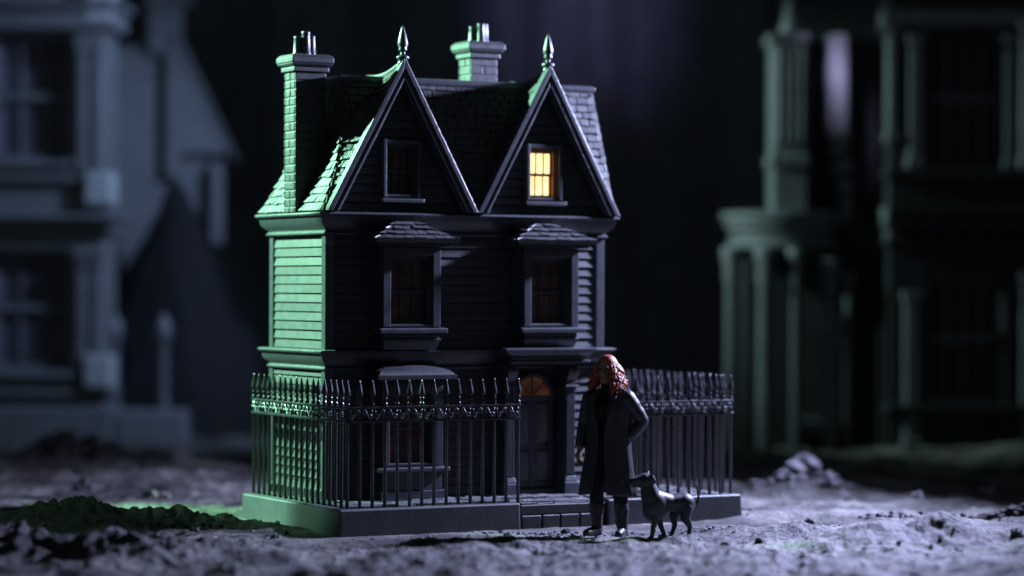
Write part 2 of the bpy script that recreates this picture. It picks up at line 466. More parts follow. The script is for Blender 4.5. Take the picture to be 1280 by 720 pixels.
def pl(s, t):      # left slope, s is -v so the tile order runs the same way
    p = Vector((EL+ins(t,IL), -s, zz(t))); d = IL*2.0*(1-t)
    return p, Vector((-(TZ-EZ), 0, d)).normalized()
def prr(s, t):
    p = Vector((ER-t*IR, s, zz(t))); d = IR
    return p, Vector(((TZ-EZ), 0, d)).normalized()
under_gable = lambda p: any(abs(p.x-c) < .795*(1-(p.z-3.06)/1.46)-.05 for c in (1.06, 2.70))
shingles(mb, pf, EL, ER, 17, .115, .022, lambda t: EL+ins(t,IL), lambda t: ER-t*IR, skip=under_gable, back=Vector((0,.215,-.01)))
shingles(mb, pl, -EB, -EF, 16, .12, .022, lambda t: -(EB-ins(t,IB)), lambda t: -(EF+t*IF))
shingles(mb, prr, EF, EB, 16, .135, .018, lambda t: EF+t*IF, lambda t: EB-ins(t,IB))
roof = part('roof', mb, 'roof', bevel=.004)
mb = MB(); mb.sweep_rect((EL+IL, ER-IR, EF+IF, EB-IB), [(.022,TZ-.03),(.034,TZ),(.03,TZ+.03),(.01,TZ+.042),(-.06,TZ+.042),(-.06,TZ-.03)])
mb.box(EL+IL+.05, ER-IR-.05, EF+IF+.05, EB-IB-.05, TZ-.02, TZ+.03)
part('ridge_cap', mb, 'trim', parent=roof, bevel=.006)

GC = (1.06, 2.70); GH = .795; GA = 4.52; GF = .83
VB = 1.62
def gable(cu):
    gw = GH; ez = EZ+.002; gt = GA
    # roof body: prism that runs back into the main roof, ridge sagging a little
    def ridge(v): q = (v-GF)/(VB-GF); return gt - .10*q - .05*math.sin(PI*q)
    def side(sg, v, t):
        z_ = ez+(ridge(v)-ez)*t
        x = cu+sg*gw*(1-t)
        if (sg < 0) == (cu < 2):        # outer slope of each gable swings out to meet the main roof's end
            tm = min(1, max(0, (z_-EZ)/(TZ-EZ)))
            xm = EL+ins(tm, IL)+.004 if sg < 0 else ER-tm*IR-.004
            k = sstep(GF+.02, GF+.09+.32*t, v)*(1-sstep(.55,.98,t))
            x = x*(1-k) + (min(x, xm) if sg < 0 else x)*k
        return Vector((x, v, z_))
    mb = MB(); K = 8
    T = 10
    for sg in (-1, 1):
        for i in range(K):
            va = GF+.03+(VB-GF-.03)*i/K; vb = GF+.03+(VB-GF-.03)*(i+1)/K
            for j in range(T):
                a, b, c, d = side(sg,va,j/T), side(sg,vb,j/T), side(sg,vb,(j+1)/T), side(sg,va,(j+1)/T)
                o = Vector((-sg*.03,0,-.012))
                mb.hexa([a+o,b+o,c+o,d+o],[a,b,c,d])
    for i in range(0):
        va = GF+.012+(VB-GF-.012)*i/K; vb = GF+.012+(VB-GF-.012)*(i+1)/K
        za, zb = ridge(va), ridge(vb)
        if i == 0: va += .0
        th = .05
        # two leaves so that the gable face can sit back under the overhang
        for sg in (-1, 1):
            a = [(cu+sg*gw, va, ez), (cu, va, za), (cu, va, za-th*2), (cu+sg*(gw-th), va, ez)]
            b = [(cu+sg*gw, vb, ez), (cu, vb, zb), (cu, vb, zb-th*2), (cu+sg*(gw-th), vb, ez)]
            mb.hexa(a, b)
    def slope(sg):
        def P(s, t):
            v = s if sg > 0 else -s
            return side(sg, v, t), Vector((sg*(ridge(v)-ez), 0, gw)).normalized()
        return P
    shingles(mb, slope(-1), -VB, -GF-.015, 17, .11, .019, lambda t: -VB, lambda t: -GF-.02)
    shingles(mb, slope(1), GF+.015, VB, 17, .11, .019, lambda t: GF+.02, lambda t: VB)
    # ridge roll
    pts = [(cu, GF+.02+(VB-GF-.02)*i/8, ridge(GF+.02+(VB-GF-.02)*i/8)+.012) for i in range(9)]
    mb.tube(pts, .026, 8)
    part('gable_roof', mb, 'roof', bevel=.004)
    # gable wall with boards
    mb = MB(); gv = .925; wc = cu + (.005 if cu < 2 else -.025)
    mb.prism_y([(cu-gw+.06, ez), (cu+gw-.06, ez), (cu, gt-.13)], 1.0, 1.3)
    z = ez
    while z < gt-.2:
        f = lambda z_: (gw-.05)*(1-(z_-ez)/(gt-.12-ez))
        h = bh
        a0, a1 = f(z), max(.004, f(z+h))
        lap = .024
        if z+h > 3.16 and z < 3.775:
            segs = [(cu-a0, cu-a1, wc-.19, wc-.19), (wc+.19, wc+.19, cu+a0, cu+a1)]
        else:
            segs = [(cu-a0, cu-a1, cu+a0, cu+a1)]
        for (l0, l1, r0, r1) in segs:
            if r1-l1 < .006: r1 = l1+.006
            if r0-l0 < .01: continue
            mb.hexa([(l0,gv-lap,z+.003),(r0,gv-lap,z+.003),(r0,1.02,z+.003),(l0,1.02,z+.003)],
                    [(l1,gv-lap*.3,z+h-.004),(r1,gv-lap*.3,z+h-.004),(r1,1.02,z+h-.004),(l1,1.02,z+h-.004)])
        z += h
    part('gable_wall', mb, 'wall', bevel=.004)
    # bargeboards: stepped mouldings down both rakes
    mb = MB()
    sl = (gt-ez)/gw
    L = math.hypot(1, sl)
    for (o0, o1, f0, f1) in ((-.030, .022, GF-.055, GF+.035), (.022, .055, GF-.035, GF+.045), (.055, .078, GF-.048, GF+.05), (.078, .10, GF-.012, GF+.06)):
        for sg in (-1, 1):
            q = []
            for o in (o0, o1):
                dz = o*L
                q.append(((cu+sg*(gw - dz/sl), ez), (cu, gt-dz)))
            p = [(q[0][0][0], ez), (q[0][1][0], q[0][1][1]), (q[1][1][0], q[1][1][1]), (q[1][0][0], ez)]
            mb.hexa([(x, f0, z_) for x, z_ in p], [(x, f1, z_) for x, z_ in p])
    part('bargeboard', mb, 'trim', bevel=.008)
    mb = MB()
    mb.lathe([(.001,-.07),(.045,-.06),(.05,-.02),(.036,.0),(.06,.012),(.066,.026),(.058,.04),(.03,.05),(.022,.07),(.026,.085),(.04,.095),(.043,.105),(.036,.118),(.052,.15),(.05,.175),(.034,.25),(.016,.31),(.003,.345)],
             (cu, GF+.0, gt+.03), 18)
    part('finial', mb, 'trim', bevel=0, smooth=True)
for cu in GC: gable(cu)

# windows ---------------------------------------------------------------
def window(kind, u0, u1, z0, z1, vf, vp, jw, hw, cols, rows, pane, sill=(0.04, .05, .05), tall=True, parent=house):
    """casing between vf (front) and vp (pane plane); returns the casing, its pieces are children"""
    mb = MB()
    mb.box(u0, u0+jw, vf, vp+.03, z0, z1); mb.box(u1-jw, u1, vf, vp+.03, z0, z1)
    mb.box(u0+jw-.001, u1-jw+.001, vf+.002, vp+.03, z1-hw, z1-.001); mb.box(u0+jw-.001, u1-jw+.001, vf+.012, vp+.03, z0+.001, z0+.03)
    w = .016                                            # inner bead, a step back
    for k, dv in ((0, .035), (1, .065)):
        a0, a1 = u0+jw+k*w, u1-jw-k*w
        mb.box(a0-.001, a0+w, vf+dv, vp+.02, z0+.03, z1-hw); mb.box(a1-w, a1+.001, vf+dv, vp+.02, z0+.03, z1-hw)
        mb.box(a0+w, a1-w, vf+dv+.001, vp+.02, z1-hw-(k+1)*w, z1-hw-k*w+.001)
    cas = part(kind, mb, 'trim', parent=parent, bevel=.010, seg=3)
    a0, a1, b0, b1 = u0+jw+2*w, u1-jw-2*w, z0+.032, z1-hw-2*w
    zm = (b0+b1)/2
    mb = MB()
    for (s0, s1, v) in ((zm-.016, b1, vp-.034), (b0, zm+.014, vp-.016)):   # upper sash in front of the lower
        mb.box(a0, a0+.018, v, v+.02, s0, s1); mb.box(a1-.018, a1, v, v+.02, s0, s1)
        mb.box(a0+.018, a1-.018, v+.001, v+.02, s0, s0+.026); mb.box(a0+.018, a1-.018, v+.001, v+.02, s1-.018, s1)
        for c in range(1, cols):
            x = a0+(a1-a0)*c/cols; mb.box(x-.006, x+.006, v+.003, v+.018, s0+.026, s1-.018)
        for r in range(1, rows):
            y = s0+(s1-s0)*r/rows; mb.box(a0+.018, a1-.018, v+.005, v+.016, y-.006, y+.006)
    part('sash', mb, 'glow_tint' if pane == 'lit' else 'trim', parent=cas, bevel=.003)
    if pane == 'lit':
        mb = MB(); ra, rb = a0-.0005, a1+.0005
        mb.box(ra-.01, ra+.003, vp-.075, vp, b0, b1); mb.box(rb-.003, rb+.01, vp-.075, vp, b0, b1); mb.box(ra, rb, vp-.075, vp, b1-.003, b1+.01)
        part('glow_lining', mb, 'glow_tint', parent=cas, bevel=0)  # added reveal boxes that carry the painted warm glow
    mb = MB(); mb.box(a0-.01, a1+.01, vp+.006, vp+.012, b0-.01, b1+.01)
    part('pane', mb, pane, parent=cas, bevel=0)
    if sill:
        o, d, h = sill
        mb = MB(); mb.hexa([(u0-o,vf-d,z0-h),(u1+o,vf-d,z0-h),(u1+o,vp,z0-h),(u0-o,vp,z0-h)],
                           [(u0-o,vf-d,z0-.012),(u1+o,vf-d,z0-.012),(u1+o,vp,z0-.001),(u0-o,vp,z0-.001)])
        part('sill', mb, 'trim', parent=cas, bevel=.012, seg=3)
    return cas

def bay_roof(u0, u1, vf, vw, z, h, inner, parent):
    mb = MB(); cu = (u0+u1)/2
    mb.box(u0+.06, u1-.06, vf+.06, vw, z-.062, z-.036); mb.box(u0+.03, u1-.03, vf+.03, vw, z-.037, z-.024)
    mb.frus((u0+.012,u1-.012,vf+.012,vw), z-.025, (u0,u1,vf,vw), z)
    mb.hexa([(u0,vf,z),(u1,vf,z),(u1,vw,z),(u0,vw,z)], [(cu-inner,vw-.03,z+h),(cu+inner,vw-.03,z+h),(cu+inner,vw,z+h),(cu-inner,vw,z+h)])
    mb.box(u0+.08, u1-.08, vw-.02, V0+.01, z-.055, z+.03)
    F = vw-.03-vf; S = cu-inner-u0
    def bf(s, t): return Vector((s, vf+F*t, z+h*t)), Vector((0,-h,F)).normalized()
    def bl(s, t): return Vector((u0+S*t, -s, z+h*t)), Vector((-h,0,S)).normalized()
    def br(s, t): return Vector((u1-S*t, s, z+h*t)), Vector((h,0,S)).normalized()
    shingles(mb, bf, u0, u1, 4, .12, .026, lambda t: u0+S*t, lambda t: u1-S*t)
    shingles(mb, bl, -vw, -vf, 4, .12, .026, lambda t: -vw, lambda t: -(vf+F*t))
    shingles(mb, br, vf, vw, 4, .12, .026, lambda t: vf+F*t, lambda t: vw)
    part('bay_roof', mb, 'roof', parent=parent, bevel=.004)

for bc in (1.11, 2.68):            # upper bays
    u0, u1 = bc-.315, bc+.315
    cas = window('bay_window', u0, u1, 1.935, 2.72, .70, .845, .085, .085, 3, 2, 'glass', (.055, .055, .062))
    bay_roof(bc-.455, bc+.455, .575, .858, 2.785, .185, .10, cas)
    mb = MB()
    mb.box(u0+.004, u1-.004, .88, V0+.02, 1.94, 2.70)
    mb.frus((u0+.03,u1-.03,.75,V0+.02), 1.715, (u0+.005,u1-.005,.705,V0+.02), 1.80)
    mb.box(u0-.004, u1+.004, .695, V0+.02, 1.802, 1.822)
    mb.box(u0+.012, u1-.012, .712, V0+.02, 1.823, 1.872)
    part('bay_apron', mb, 'trim', parent=cas, bevel=.006)
# ground floor bay
bc = 1.11; u0, u1 = bc-.33, bc+.33
cas = window('bay_window', u0, u1, .58, 1.39, .67, .82, .08, .08, 3, 2, 'redglass', (.055, .055, .055))
mb = MB(); mb.box(u0+.004, u1-.004, .87, V0+.02, .55, 1.38)
mb.box(u0+.006, u1-.006, .68, V0+.02, BH+.1, .524)
mb.box(u0-.02, u1+.02, .65, V0+.02, BH, BH+.1)
part('bay_apron', mb, 'trim', parent=cas, bevel=.008)
mb = MB(); e0, e1 = bc-.43, bc+.43
mb.box(e0+.06, e1-.06, .62, V0+.01, 1.392, 1.425)
mb.box(e0, e1, .565, V0+.01, 1.427, 1.47)
for i in range(6):
    a0, a1 = PI/2*i/6, PI/2*(i+1)/6
    q = lambda a: (e0+.02+.28*(1-math.cos(a)), e1-.02-.28*(1-math.cos(a)), .585+.30*(1-math.cos(a)), V0+.01)
    mb.frus(q(a0), 1.47+.09*math.sin(a0)-.0005*i, q(a1), 1.47+.09*math.sin(a1))
part('bay_roof', mb, 'lead', parent=cas, bevel=.010, seg=3)
# attic windows
for i, cu in enumerate((1.065, 2.675)):
    window('attic_window', cu-.205, cu+.205, 3.205, 3.775, .835, .975, .038, .042, 3, 1, 'lit' if i else 'glass', (.03, .03, .055))

# door, fanlight, pilasters, canopy ---------------------------------------
DC = 2.575
mb = MB(); mb.box(DC-.235, DC+.235, .905, V0+.03, BH+.06, 1.225)
door = part('door', mb, 'trim', bevel=.005)
for (a, b, c, d) in ((-.2,-.02,.36,.70),(.02,.2,.36,.70),(-.2,-.02,.76,1.18),(.02,.2,.76,1.18)):
    mb = MB(); mb.frus((0,1,0,1),0,(0,1,0,1),1) if False else None
    mb.hexa([(DC+a,.906,c),(DC+b,.906,c),(DC+b,.906,d),(DC+a,.906,d)], [(DC+a+.03,.888,c+.03),(DC+b-.03,.888,c+.03),(DC+b-.03,.888,d-.03),(DC+a+.03,.888,d-.03)])
    part('door_panel', mb, 'trim', parent=door, bevel=.004)
mb = MB(); mb.ellipsoid((DC+.17, .88, .73), (.02,.02,.02), 12, 8)
part('door_knob', mb, 'iron', parent=door, bevel=0, smooth=True)
mb = MB()
K = 16
arc = [(DC+.215*math.cos(PI*i/K), 1.235+.20*math.sin(PI*i/K)) for i in range(K+1)]
mb.hexa([(x,.915,z) for x,z in arc][::-1], [(x,.93,z) for x,z in arc][::-1])
fan = part('fanlight', mb, 'fan', bevel=0)
mb = MB()
for k in range(K):
    a0, a1 = PI*k/K, PI*(k+1)/K
    for r0, r1, va in ((.205,.245,.875),):
        q = [(DC+r*math.cos(a), 1.235+r*.93*math.sin(a)) for r, a in ((r0,a0),(r1,a0),(r1,a1),(r0,a1))]
        mb.hexa([(x,va,z) for x,z in q], [(x,.94,z) for x,z in q])
for a in (PI*.25, PI*.5, PI*.75):
    d = Vector((math.cos(a), 0, math.sin(a)*.93)); n = Vector((-d.z,0,d.x))*.007
    p = [Vector((DC,.9,1.235))+d*.02-n, Vector((DC,.9,1.235))+d*.2-n, Vector((DC,.9,1.235))+d*.2+n, Vector((DC,.9,1.235))+d*.02+n]
    mb.hexa(p, [q+Vector((0,.013,0)) for q in p])
mb.box(DC-.25, DC+.25, .885, .94, 1.215, 1.238)
part('fanlight_bars', mb, 'trim', parent=fan, bevel=.003)
for pu in (2.215, 2.915):
    mb = MB(); hw = .058
    mb.box(pu-hw+.006, pu+hw-.006, .725, V0+.02, BH+.19, 1.30)
    for k in range(4):
        x = pu-hw+.012+k*(2*hw-.024-.018)/3
        mb.box(x, x+.018, .708, .726, BH+.2, 1.29)
    pil = part('pilaster', mb, 'trim', bevel=.005)
    mb = MB()
    mb.frus((pu-hw-.028,pu+hw+.028,.68,V0+.02), BH+.001, (pu-hw-.025,pu+hw+.025,.683,V0+.02), BH+.13)
    mb.frus((pu-hw-.02,pu+hw+.02,.69,V0+.02), BH+.132, (pu-hw,pu+hw,.71,V0+.02), BH+.19)
    part('plinth', mb, 'trim', parent=pil, bevel=.01)
    mb = MB()
    mb.box(pu-hw-.008, pu+hw+.008, .70, V0+.02, 1.292, 1.318); mb.box(pu-hw-.02, pu+hw+.02, .685, V0+.02, 1.322, 1.345)
    # scrolled bracket
    pr_ = [(.70,1.347),(.70,1.40),(.66,1.44),(.64,1.49),(.655,1.525),(.70,1.53),(.70,1.56),(V0,1.56),(V0,1.347)]
    mb.hexa([(pu-hw,y,z) for y,z in pr_], [(pu+hw,y,z) for y,z in pr_])
    part('capital', mb, 'trim', parent=pil, bevel=.008)
mb = MB()
c0, c1 = 2.15, 3.10
mb.box(c0+.03, c1-.03, .64, V0, 1.562, 1.578)
mb.box(c0+.01, c1-.01, .615, V0, 1.576, 1.598)
mb.frus((c0+.04,c1-.04,.645,V0), 1.599, (c0+.035,c1-.035,.64,V0), 1.635)
mb.frus((c0+.03,c1-.03,.635,V0), 1.635, (c0-.045,c1+.03,.585,V0), 1.688)
mb.box(c0-.06, c1+.045, .57, V0, 1.689, 1.722)
part('door_canopy', mb, 'trim', bevel=.007)
mb = MB(); mb.box(DC-.27, DC+.27, .80, V0+.02, BH, BH+.062)
part('threshold', mb, 'base', bevel=.01)

# chimneys -----------------------------------------------------------------
def chimney(u0, u1, v0, v1, z0, z1, zc, pots):
    mb = MB(); ch = .083; g = .011
    mb.box(u0+.008, u1-.008, v0+.008, v1-.008, z0, z1)
    z = z1-ch; r = 0
    while z > z0-ch:
        zb = max(z, z0)
        two = (r % 2 == 1)
        us = [u0, (u0+u1)/2+random.uniform(-.01,.01), u1] if two else [u0, u1]
        for a, b in zip(us, us[1:]):
            for va, vb in ((v0, v0+.02), (v1-.02, v1)):
                mb.box(a+(g/2 if a > u0 else .0), b-(g/2 if b < u1 else 0), va+random.uniform(-.003,.003), vb, zb+g/2, z+ch-g/2)
        vs = [v0+.021, (v0+v1)/2+random.uniform(-.02,.02), v1-.021] if not two or random.random() < .4 else [v0+.021, v1-.021]
        for a, b in zip(vs, vs[1:]):
            for ua, ub in ((u0+random.uniform(-.003,.003), u0+.02), (u1-.02, u1)):
                mb.box(ua, ub, a+g/2, b-g/2, zb+g/2, z+ch-g/2)
        z -= ch; r += 1
    c = part('chimney', mb, 'brick', bevel=.012, seg=3)
    mb = MB()
    mb.box(u0-.025, u1+.025, v0-.025, v1+.025, z1+.001, z1+.05)
    mb.frus((u0-.03,u1+.03,v0-.03,v1+.03), z1+.052, (u0-.06,u1+.06,v0-.06,v1+.06), z1+.085)
    mb.box(u0-.062, u1+.062, v0-.062, v1+.062, z1+.087, zc-.03)
    mb.frus((u0-.062,u1+.062,v0-.062,v1+.062), zc-.03, (u0-.03,u1+.03,v0-.03,v1+.03), zc)
    part('chimney_cap', mb, 'brick', parent=c, bevel=.012, seg=3)
    for (pu, pv, r, h) in pots:
        mb = MB()
        mb.lathe([(r*1.15,0),(r*1.12,.02),(r,.03),(r*.92,h*.6),(r*.84,h-.03),(r*.9,h-.02),(r*.9,h),(r*.68,h),(r*.66,h-.06)], (pu, pv, zc-.003), 16)
        part('chimney_pot', mb, 'trim', parent=c, bevel=0, smooth=True)
chimney(.165, .495, 1.39, 1.66, 3.05, 4.44, 4.615, [(.245,1.52,.042,.185),(.32,1.49,.048,.235),(.40,1.53,.042,.20)])
chimney(2.14, 2.44, 1.42, 1.70, 4.36, 4.665, 4.84, [(2.225,1.56,.042,.16),(2.29,1.50,.044,.19),(2.36,1.56,.044,.195)])

# ------------------------------------------------------------------ railings
picket_mesh = None
def make_railing(label, runs, zb, out=1):
    """runs: list of polylines of (u,v) points; one railing thing with rails, frieze, pickets"""
    global picket_mesh
    o = runs[0]
    t = model_thing('iron_railing', label, 'railing', (o[0], o[1], zb), 'spiked iron railings on the base')
    step = .131
    mbr = [MB(), MB()]; mbs = MB(); spots = []
    for (a, b) in zip(runs, runs[1:]):
        d = Vector((b[0]-a[0], b[1]-a[1], 0)); L = d.length; d.normalize(); nrm = Vector((-d.y, d.x, 0))
        n = round(L/step)
        for k, zc in enumerate((1.058, 1.186)):
            A = Vector((a[0], a[1], zc)) - d*.022; B = Vector((b[0], b[1], zc)) + d*.022
            hw, hh = .025, .0125
            mbr[k].hexa([A-nrm*hw-Vector((0,0,hh)), B-nrm*hw-Vector((0,0,hh)), B+nrm*hw-Vector((0,0,hh)), A+nrm*hw-Vector((0,0,hh))],
                        [A-nrm*hw+Vector((0,0,hh)), B-nrm*hw+Vector((0,0,hh)), B+nrm*hw+Vector((0,0,hh)), A+nrm*hw+Vector((0,0,hh))])
        for i in range(n+1):
            p = (a[0]+d.x*L*i/n, a[1]+d.y*L*i/n)
            if not any(abs(p[0]-q[0])+abs(p[1]-q[1]) < .03 for q in spots): spots.append(p)
        # scroll frieze: an S of two spirals in every bay
        for i in range(n):
            c = Vector((a[0], a[1], 1.122)) + d*(L*(i+.5)/n) + nrm*(out*.022); w = L/n
            fl = 1 if i % 2 else -1
            pts = []
            for k in range(19):
                q = k/18
                ang = 2.3*PI*q; r = .033*(1-.78*q)
                pts.append((-.022 + r*math.cos(ang+PI*.5)*1.0, (.018 + r*math.sin(ang+PI*.5)*.85)))
            S = [c + d*(x*fl) + Vector((0,0,zq)) for x, zq in pts]
            S2 = [c - d*(x*fl) - Vector((0,0,zq)) for x, zq in pts]
            mbs.tube(S[::-1]+S2, .0072, 7)
            mbs.tube([c+d*(.052*fl)+Vector((0,0,.045)), c+d*(.044*fl)+Vector((0,0,.015)), c+d*(.058*fl)+Vector((0,0,-.008))], .005, 5)
            mbs.tube([c-d*(.052*fl)-Vector((0,0,.045)), c-d*(.044*fl)-Vector((0,0,.015)), c-d*(.058*fl)-Vector((0,0,-.008))], .005, 5)
    for m_ in mbr: part('rail', m_, 'iron', parent=t, bevel=.006)
    part('scroll_frieze', mbs, 'scroll', parent=t, bevel=0, smooth=True)
    for (u, v) in spots:
        if picket_mesh is None:
            m_ = MB()
            m_.lathe([(.0168,-.02),(.0168,.955),(.021,.962),(.023,.975),(.021,.988),(.013,.995),(.014,1.006),(.020,1.016),(.022,1.026),(.020,1.036),
                      (.013,1.044),(.018,1.050),(.030,1.066),(.031,1.078),(.025,1.108),(.015,1.155),(.007,1.19),(.002,1.212)], (0,0,0), 12)
            p = obj('picket', m_, 'iron', None, smooth=True, origin=(0,0,0)); picket_mesh = p.data
        else:
            p = bpy.data.objects.new('picket', picket_mesh); C.objects.link(p)
        p.parent = t; p.location = (u-o[0], v-o[1], 0)
        p.rotation_euler = (random.uniform(-.004,.004), random.uniform(-.004,.004), random.uniform(0,6))
    return t
make_railing('black spiked iron railing round the green-lit front left corner of the base', [(1.965,.10),(.13,.10),(.13,2.29)], BH)
make_railing('black spiked iron railing right of the path behind the red-haired figure', [(3.06,.10),(4.44,.10),(4.44,2.24)], BH, -1)

# ------------------------------------------------------------------ person
PX, PY = .915, 25.31
gz = terrain(PX, PY)-.012
person = thing('person', 'standing figure with long wavy red hair in a long open black coat and boots', 'person', (PX, PY, gz), R(-27))
def P_(mb, name, m, vox=None, it=4, **k):
    o = obj(name, mb, m, person, bevel=0, smooth=True, **k)
    if vox: voxel(o, vox, it)
    return o
mb = MB()     # continuous body: head with face, neck, torso, arms, hands, legs, feet
hc = Vector((-.015, -.015, 1.575))
mb.ellipsoid(hc+Vector((0,.01,.03)), (.078,.098,.105)); mb.ellipsoid(hc+Vector((0,-.02,-.055)), (.062,.07,.07))
mb.capsule(hc+Vector((0,-.083,-.088)), .024, hc+Vector((0,-.06,-.08)), .045)         # chin
mb.capsule(hc+Vector((0,-.088,.022)), .011, hc+Vector((0,-.108,-.022)), .016)         # nose
mb.capsule(hc+Vector((-.017,-.092,-.026)), .009, hc+Vector((.017,-.092,-.026)), .009)
mb.capsule(hc+Vector((-.045,-.076,.034)), .013, hc+Vector((-.012,-.085,.031)), .012); mb.capsule(hc+Vector((.045,-.076,.034)), .013, hc+Vector((.012,-.085,.031)), .012)
mb.capsule(hc+Vector((-.022,-.083,-.056)), .007, hc+Vector((.022,-.083,-.056)), .007); mb.capsule(hc+Vector((-.017,-.083,-.067)), .008, hc+Vector((.017,-.083,-.067)), .008)
for s in (-1, 1):
    mb.capsule(hc+Vector((s*.05,-.06,-.012)), .02, hc+Vector((s*.058,-.03,-.03)), .022)   # cheek
    mb.capsule(hc+Vector((s*.079,.012,.02)), .013, hc+Vector((s*.077,.006,-.022)), .009)  # ear
mb.capsule((-.01,.015,1.36), .062, (-.012,.0,1.50), .052)
mb.capsule((-.12,.01,1.29), .068, (.12,.01,1.29), .068); mb.capsule((-.07,.0,1.2), .12, (.07,.0,1.2), .12)
mb.capsule((-.06,0,1.0), .11, (.06,0,1.0), .11); mb.capsule((-.07,.01,.88), .11, (.07,.01,.88), .11)
HIP = (-.095, .01, .88), (.095, .01, .88); KNEE = (-.115,-.015,.48), (.12,-.015,.48); ANK = (-.125,.03,.09), (.135,.035,.09)
TOE = (-.165,-.115,.04), (.165,-.11,.04)
for i in range(2):
    mb.capsule(HIP[i], .092, KNEE[i], .06); mb.capsule(KNEE[i], .058, ANK[i], .04); mb.capsule(ANK[i], .042, (ANK[i][0], ANK[i][1]+.02, .04), .04); mb.capsule((ANK[i][0], ANK[i][1], .045), .04, TOE[i], .032)
SH = (-.185,.01,1.315), (.185,.01,1.315); EL_ = (-.265,.035,1.06), (.315,.10,1.10); WR = (-.283,-.03,.83), (.20,.0,.93)
for i in range(2):
    mb.capsule(SH[i], .054, EL_[i], .042); mb.capsule(EL_[i], .045, WR[i], .029)
def hand(mb, wr, down, side, out, curl):
    wr, down, side, out = Vector(wr), Vector(down).normalized(), Vector(side).normalized(), Vector(out).normalized()
    palm = wr+down*.055
    for k in (-1.2, -.4, .4, 1.2): mb.capsule(wr+down*.012+side*k*.011, .015, wr+down*.085+side*k*.017, .013)
    for k, L in zip((-1.5, -.5, .5, 1.5), (.066, .078, .074, .056)):
        b = wr+down*.088+side*k*.0175
        c1 = b+(down*math.cos(curl*.4)+out*math.sin(curl*.4))*L*.48
        c2 = c1+(down*math.cos(curl*1.2)+out*math.sin(curl*1.2))*L*.32
        c3 = c2+(down*math.cos(curl*2.0)+out*math.sin(curl*2.0))*L*.24
        mb.capsule(b, .0098, c1, .0092, 10, 3); mb.capsule(c1, .0092, c2, .0084, 10, 3); mb.capsule(c2, .0084, c3, .0074, 10, 3)
    tb = wr+down*.03-side*.022
    t1 = tb+(down*.62-side*.62+out*.35).normalized()*.042; t2 = t1+(down*.9-side*.1+out*.5).normalized()*.034
    mb.capsule(tb, .014, t1, .0115, 10, 3); mb.capsule(t1, .0112, t2, .009, 10, 3)
hand(mb, WR[0], (-.03,-.12,-1), (.25,.97,0), (.9,-.3,0), .5)
hand(mb, WR[1], (-.7,.05,-.7), (.3,-.9,-.2), (-.4,.3,-.6), .5)
P_(mb, 'body', 'skin', .0065, 3)
for s in (-1, 1):
    mb = MB(); mb.ellipsoid(hc+Vector((s*.030,-.083,.012)), (.0125,.009,.0085), 10, 6); P_(mb, 'eye', 'eye')
mb = MB()
for i in range(2):
    mb.capsule(HIP[i], .104, KNEE[i], .073); mb.capsule(KNEE[i], .071, (ANK[i][0], ANK[i][1], .26), .066)
mb.capsule((-.07,.01,.88), .122, (.07,.01,.88), .122)
P_(mb, 'trousers', 'cloth', .011, 3)
mb = MB()
mb.capsule((-.13,.01,1.30), .087, (.13,.01,1.30), .087); mb.capsule((-.07,0,1.2), .132, (.07,0,1.2), .132); mb.capsule((-.06,0,1.0), .122, (.06,0,1.0), .122)
mb.capsule((-.01,.015,1.36), .072, (-.012,.005,1.425), .064)
P_(mb, 'shirt', 'cloth', .011, 3)
for i in range(2):
    mb = MB(); a = ANK[i]
    pts = [(KNEE[i][0]*.75+a[0]*.25, 0, .40)]
    mb.capsule((a[0]-.004, a[1]-.02, .30), .069, (a[0], a[1], .13), .052)
    for k, zr in enumerate((.27, .235, .19, .15, .115)):
        mb.capsule((a[0]-.01, a[1]-.012-.004*(k%2), zr), .058-.003*k+.004*(k%2), (a[0]+.01, a[1]-.01, zr-.008), .058-.003*k)
    mb.capsule(a, .05, (a[0], a[1]+.022, .045), .047)
    mb.capsule((a[0], a[1]-.01, .06), .05, TOE[i], .040)
    mb.capsule((a[0], a[1]+.03, .018), .036, (TOE[i][0], TOE[i][1], .018), .038)
    P_(mb, 'boot', 'boot', .008, 2)
# coat: an open shell with flared skirt and lapels, sleeves
mb = MB()
rings = [(1.405,.075,.075,.0,.30),(1.39,.115,.09,.0,.30),(1.372,.18,.108,.0,.30),(1.34,.226,.120,.0,.30),(1.27,.232,.140,.0,.27),(1.15,.222,.150,.0,.22),
         (1.02,.212,.148,.0,.12),(.92,.218,.152,.0,.11),(.80,.228,.160,.0,.13),(.68,.238,.170,.0,.16),(.55,.260,.19,.0,.2),(.46,.276,.20,.0,.23),(.405,.284,.207,.0,.25)]
n = 64; vs = []
for (z, rx, ry, ox, gap) in rings:
    g = gap
    for k in range(n):
        a = -PI/2 + g + (2*PI-2*g)*k/(n-1)
        fold = max(0, (1.0-z))/.6
        f = 1 + .035*fold*math.sin(7*a+1.1+2*z) + .02*fold*math.sin(13*a+.4) + .008*math.sin(9*a+14*z)
        edge = min(k, n-1-k)
        out = .016*math.exp(-(edge/1.6)**2) if z < 1.36 else 0
        vs.append((ox+(rx*f+out)*math.cos(a), .008+(ry*f+out)*math.sin(a), z + (.012*math.sin(3*a) if z < .45 else 0)))
fs = [(j*n+k, j*n+k+1, (j+1)*n+k+1, (j+1)*n+k) for j in range(len(rings)-1) for k in range(n-1)]
mb.add(vs, fs)
coat = P_(mb, 'coat', 'coat')
so = coat.modifiers.new('thick', 'SOLIDIFY'); so.thickness = .014; so.offset = 0
ss = coat.modifiers.new('sub', 'SUBSURF'); ss.levels = 1; ss.render_levels = 1
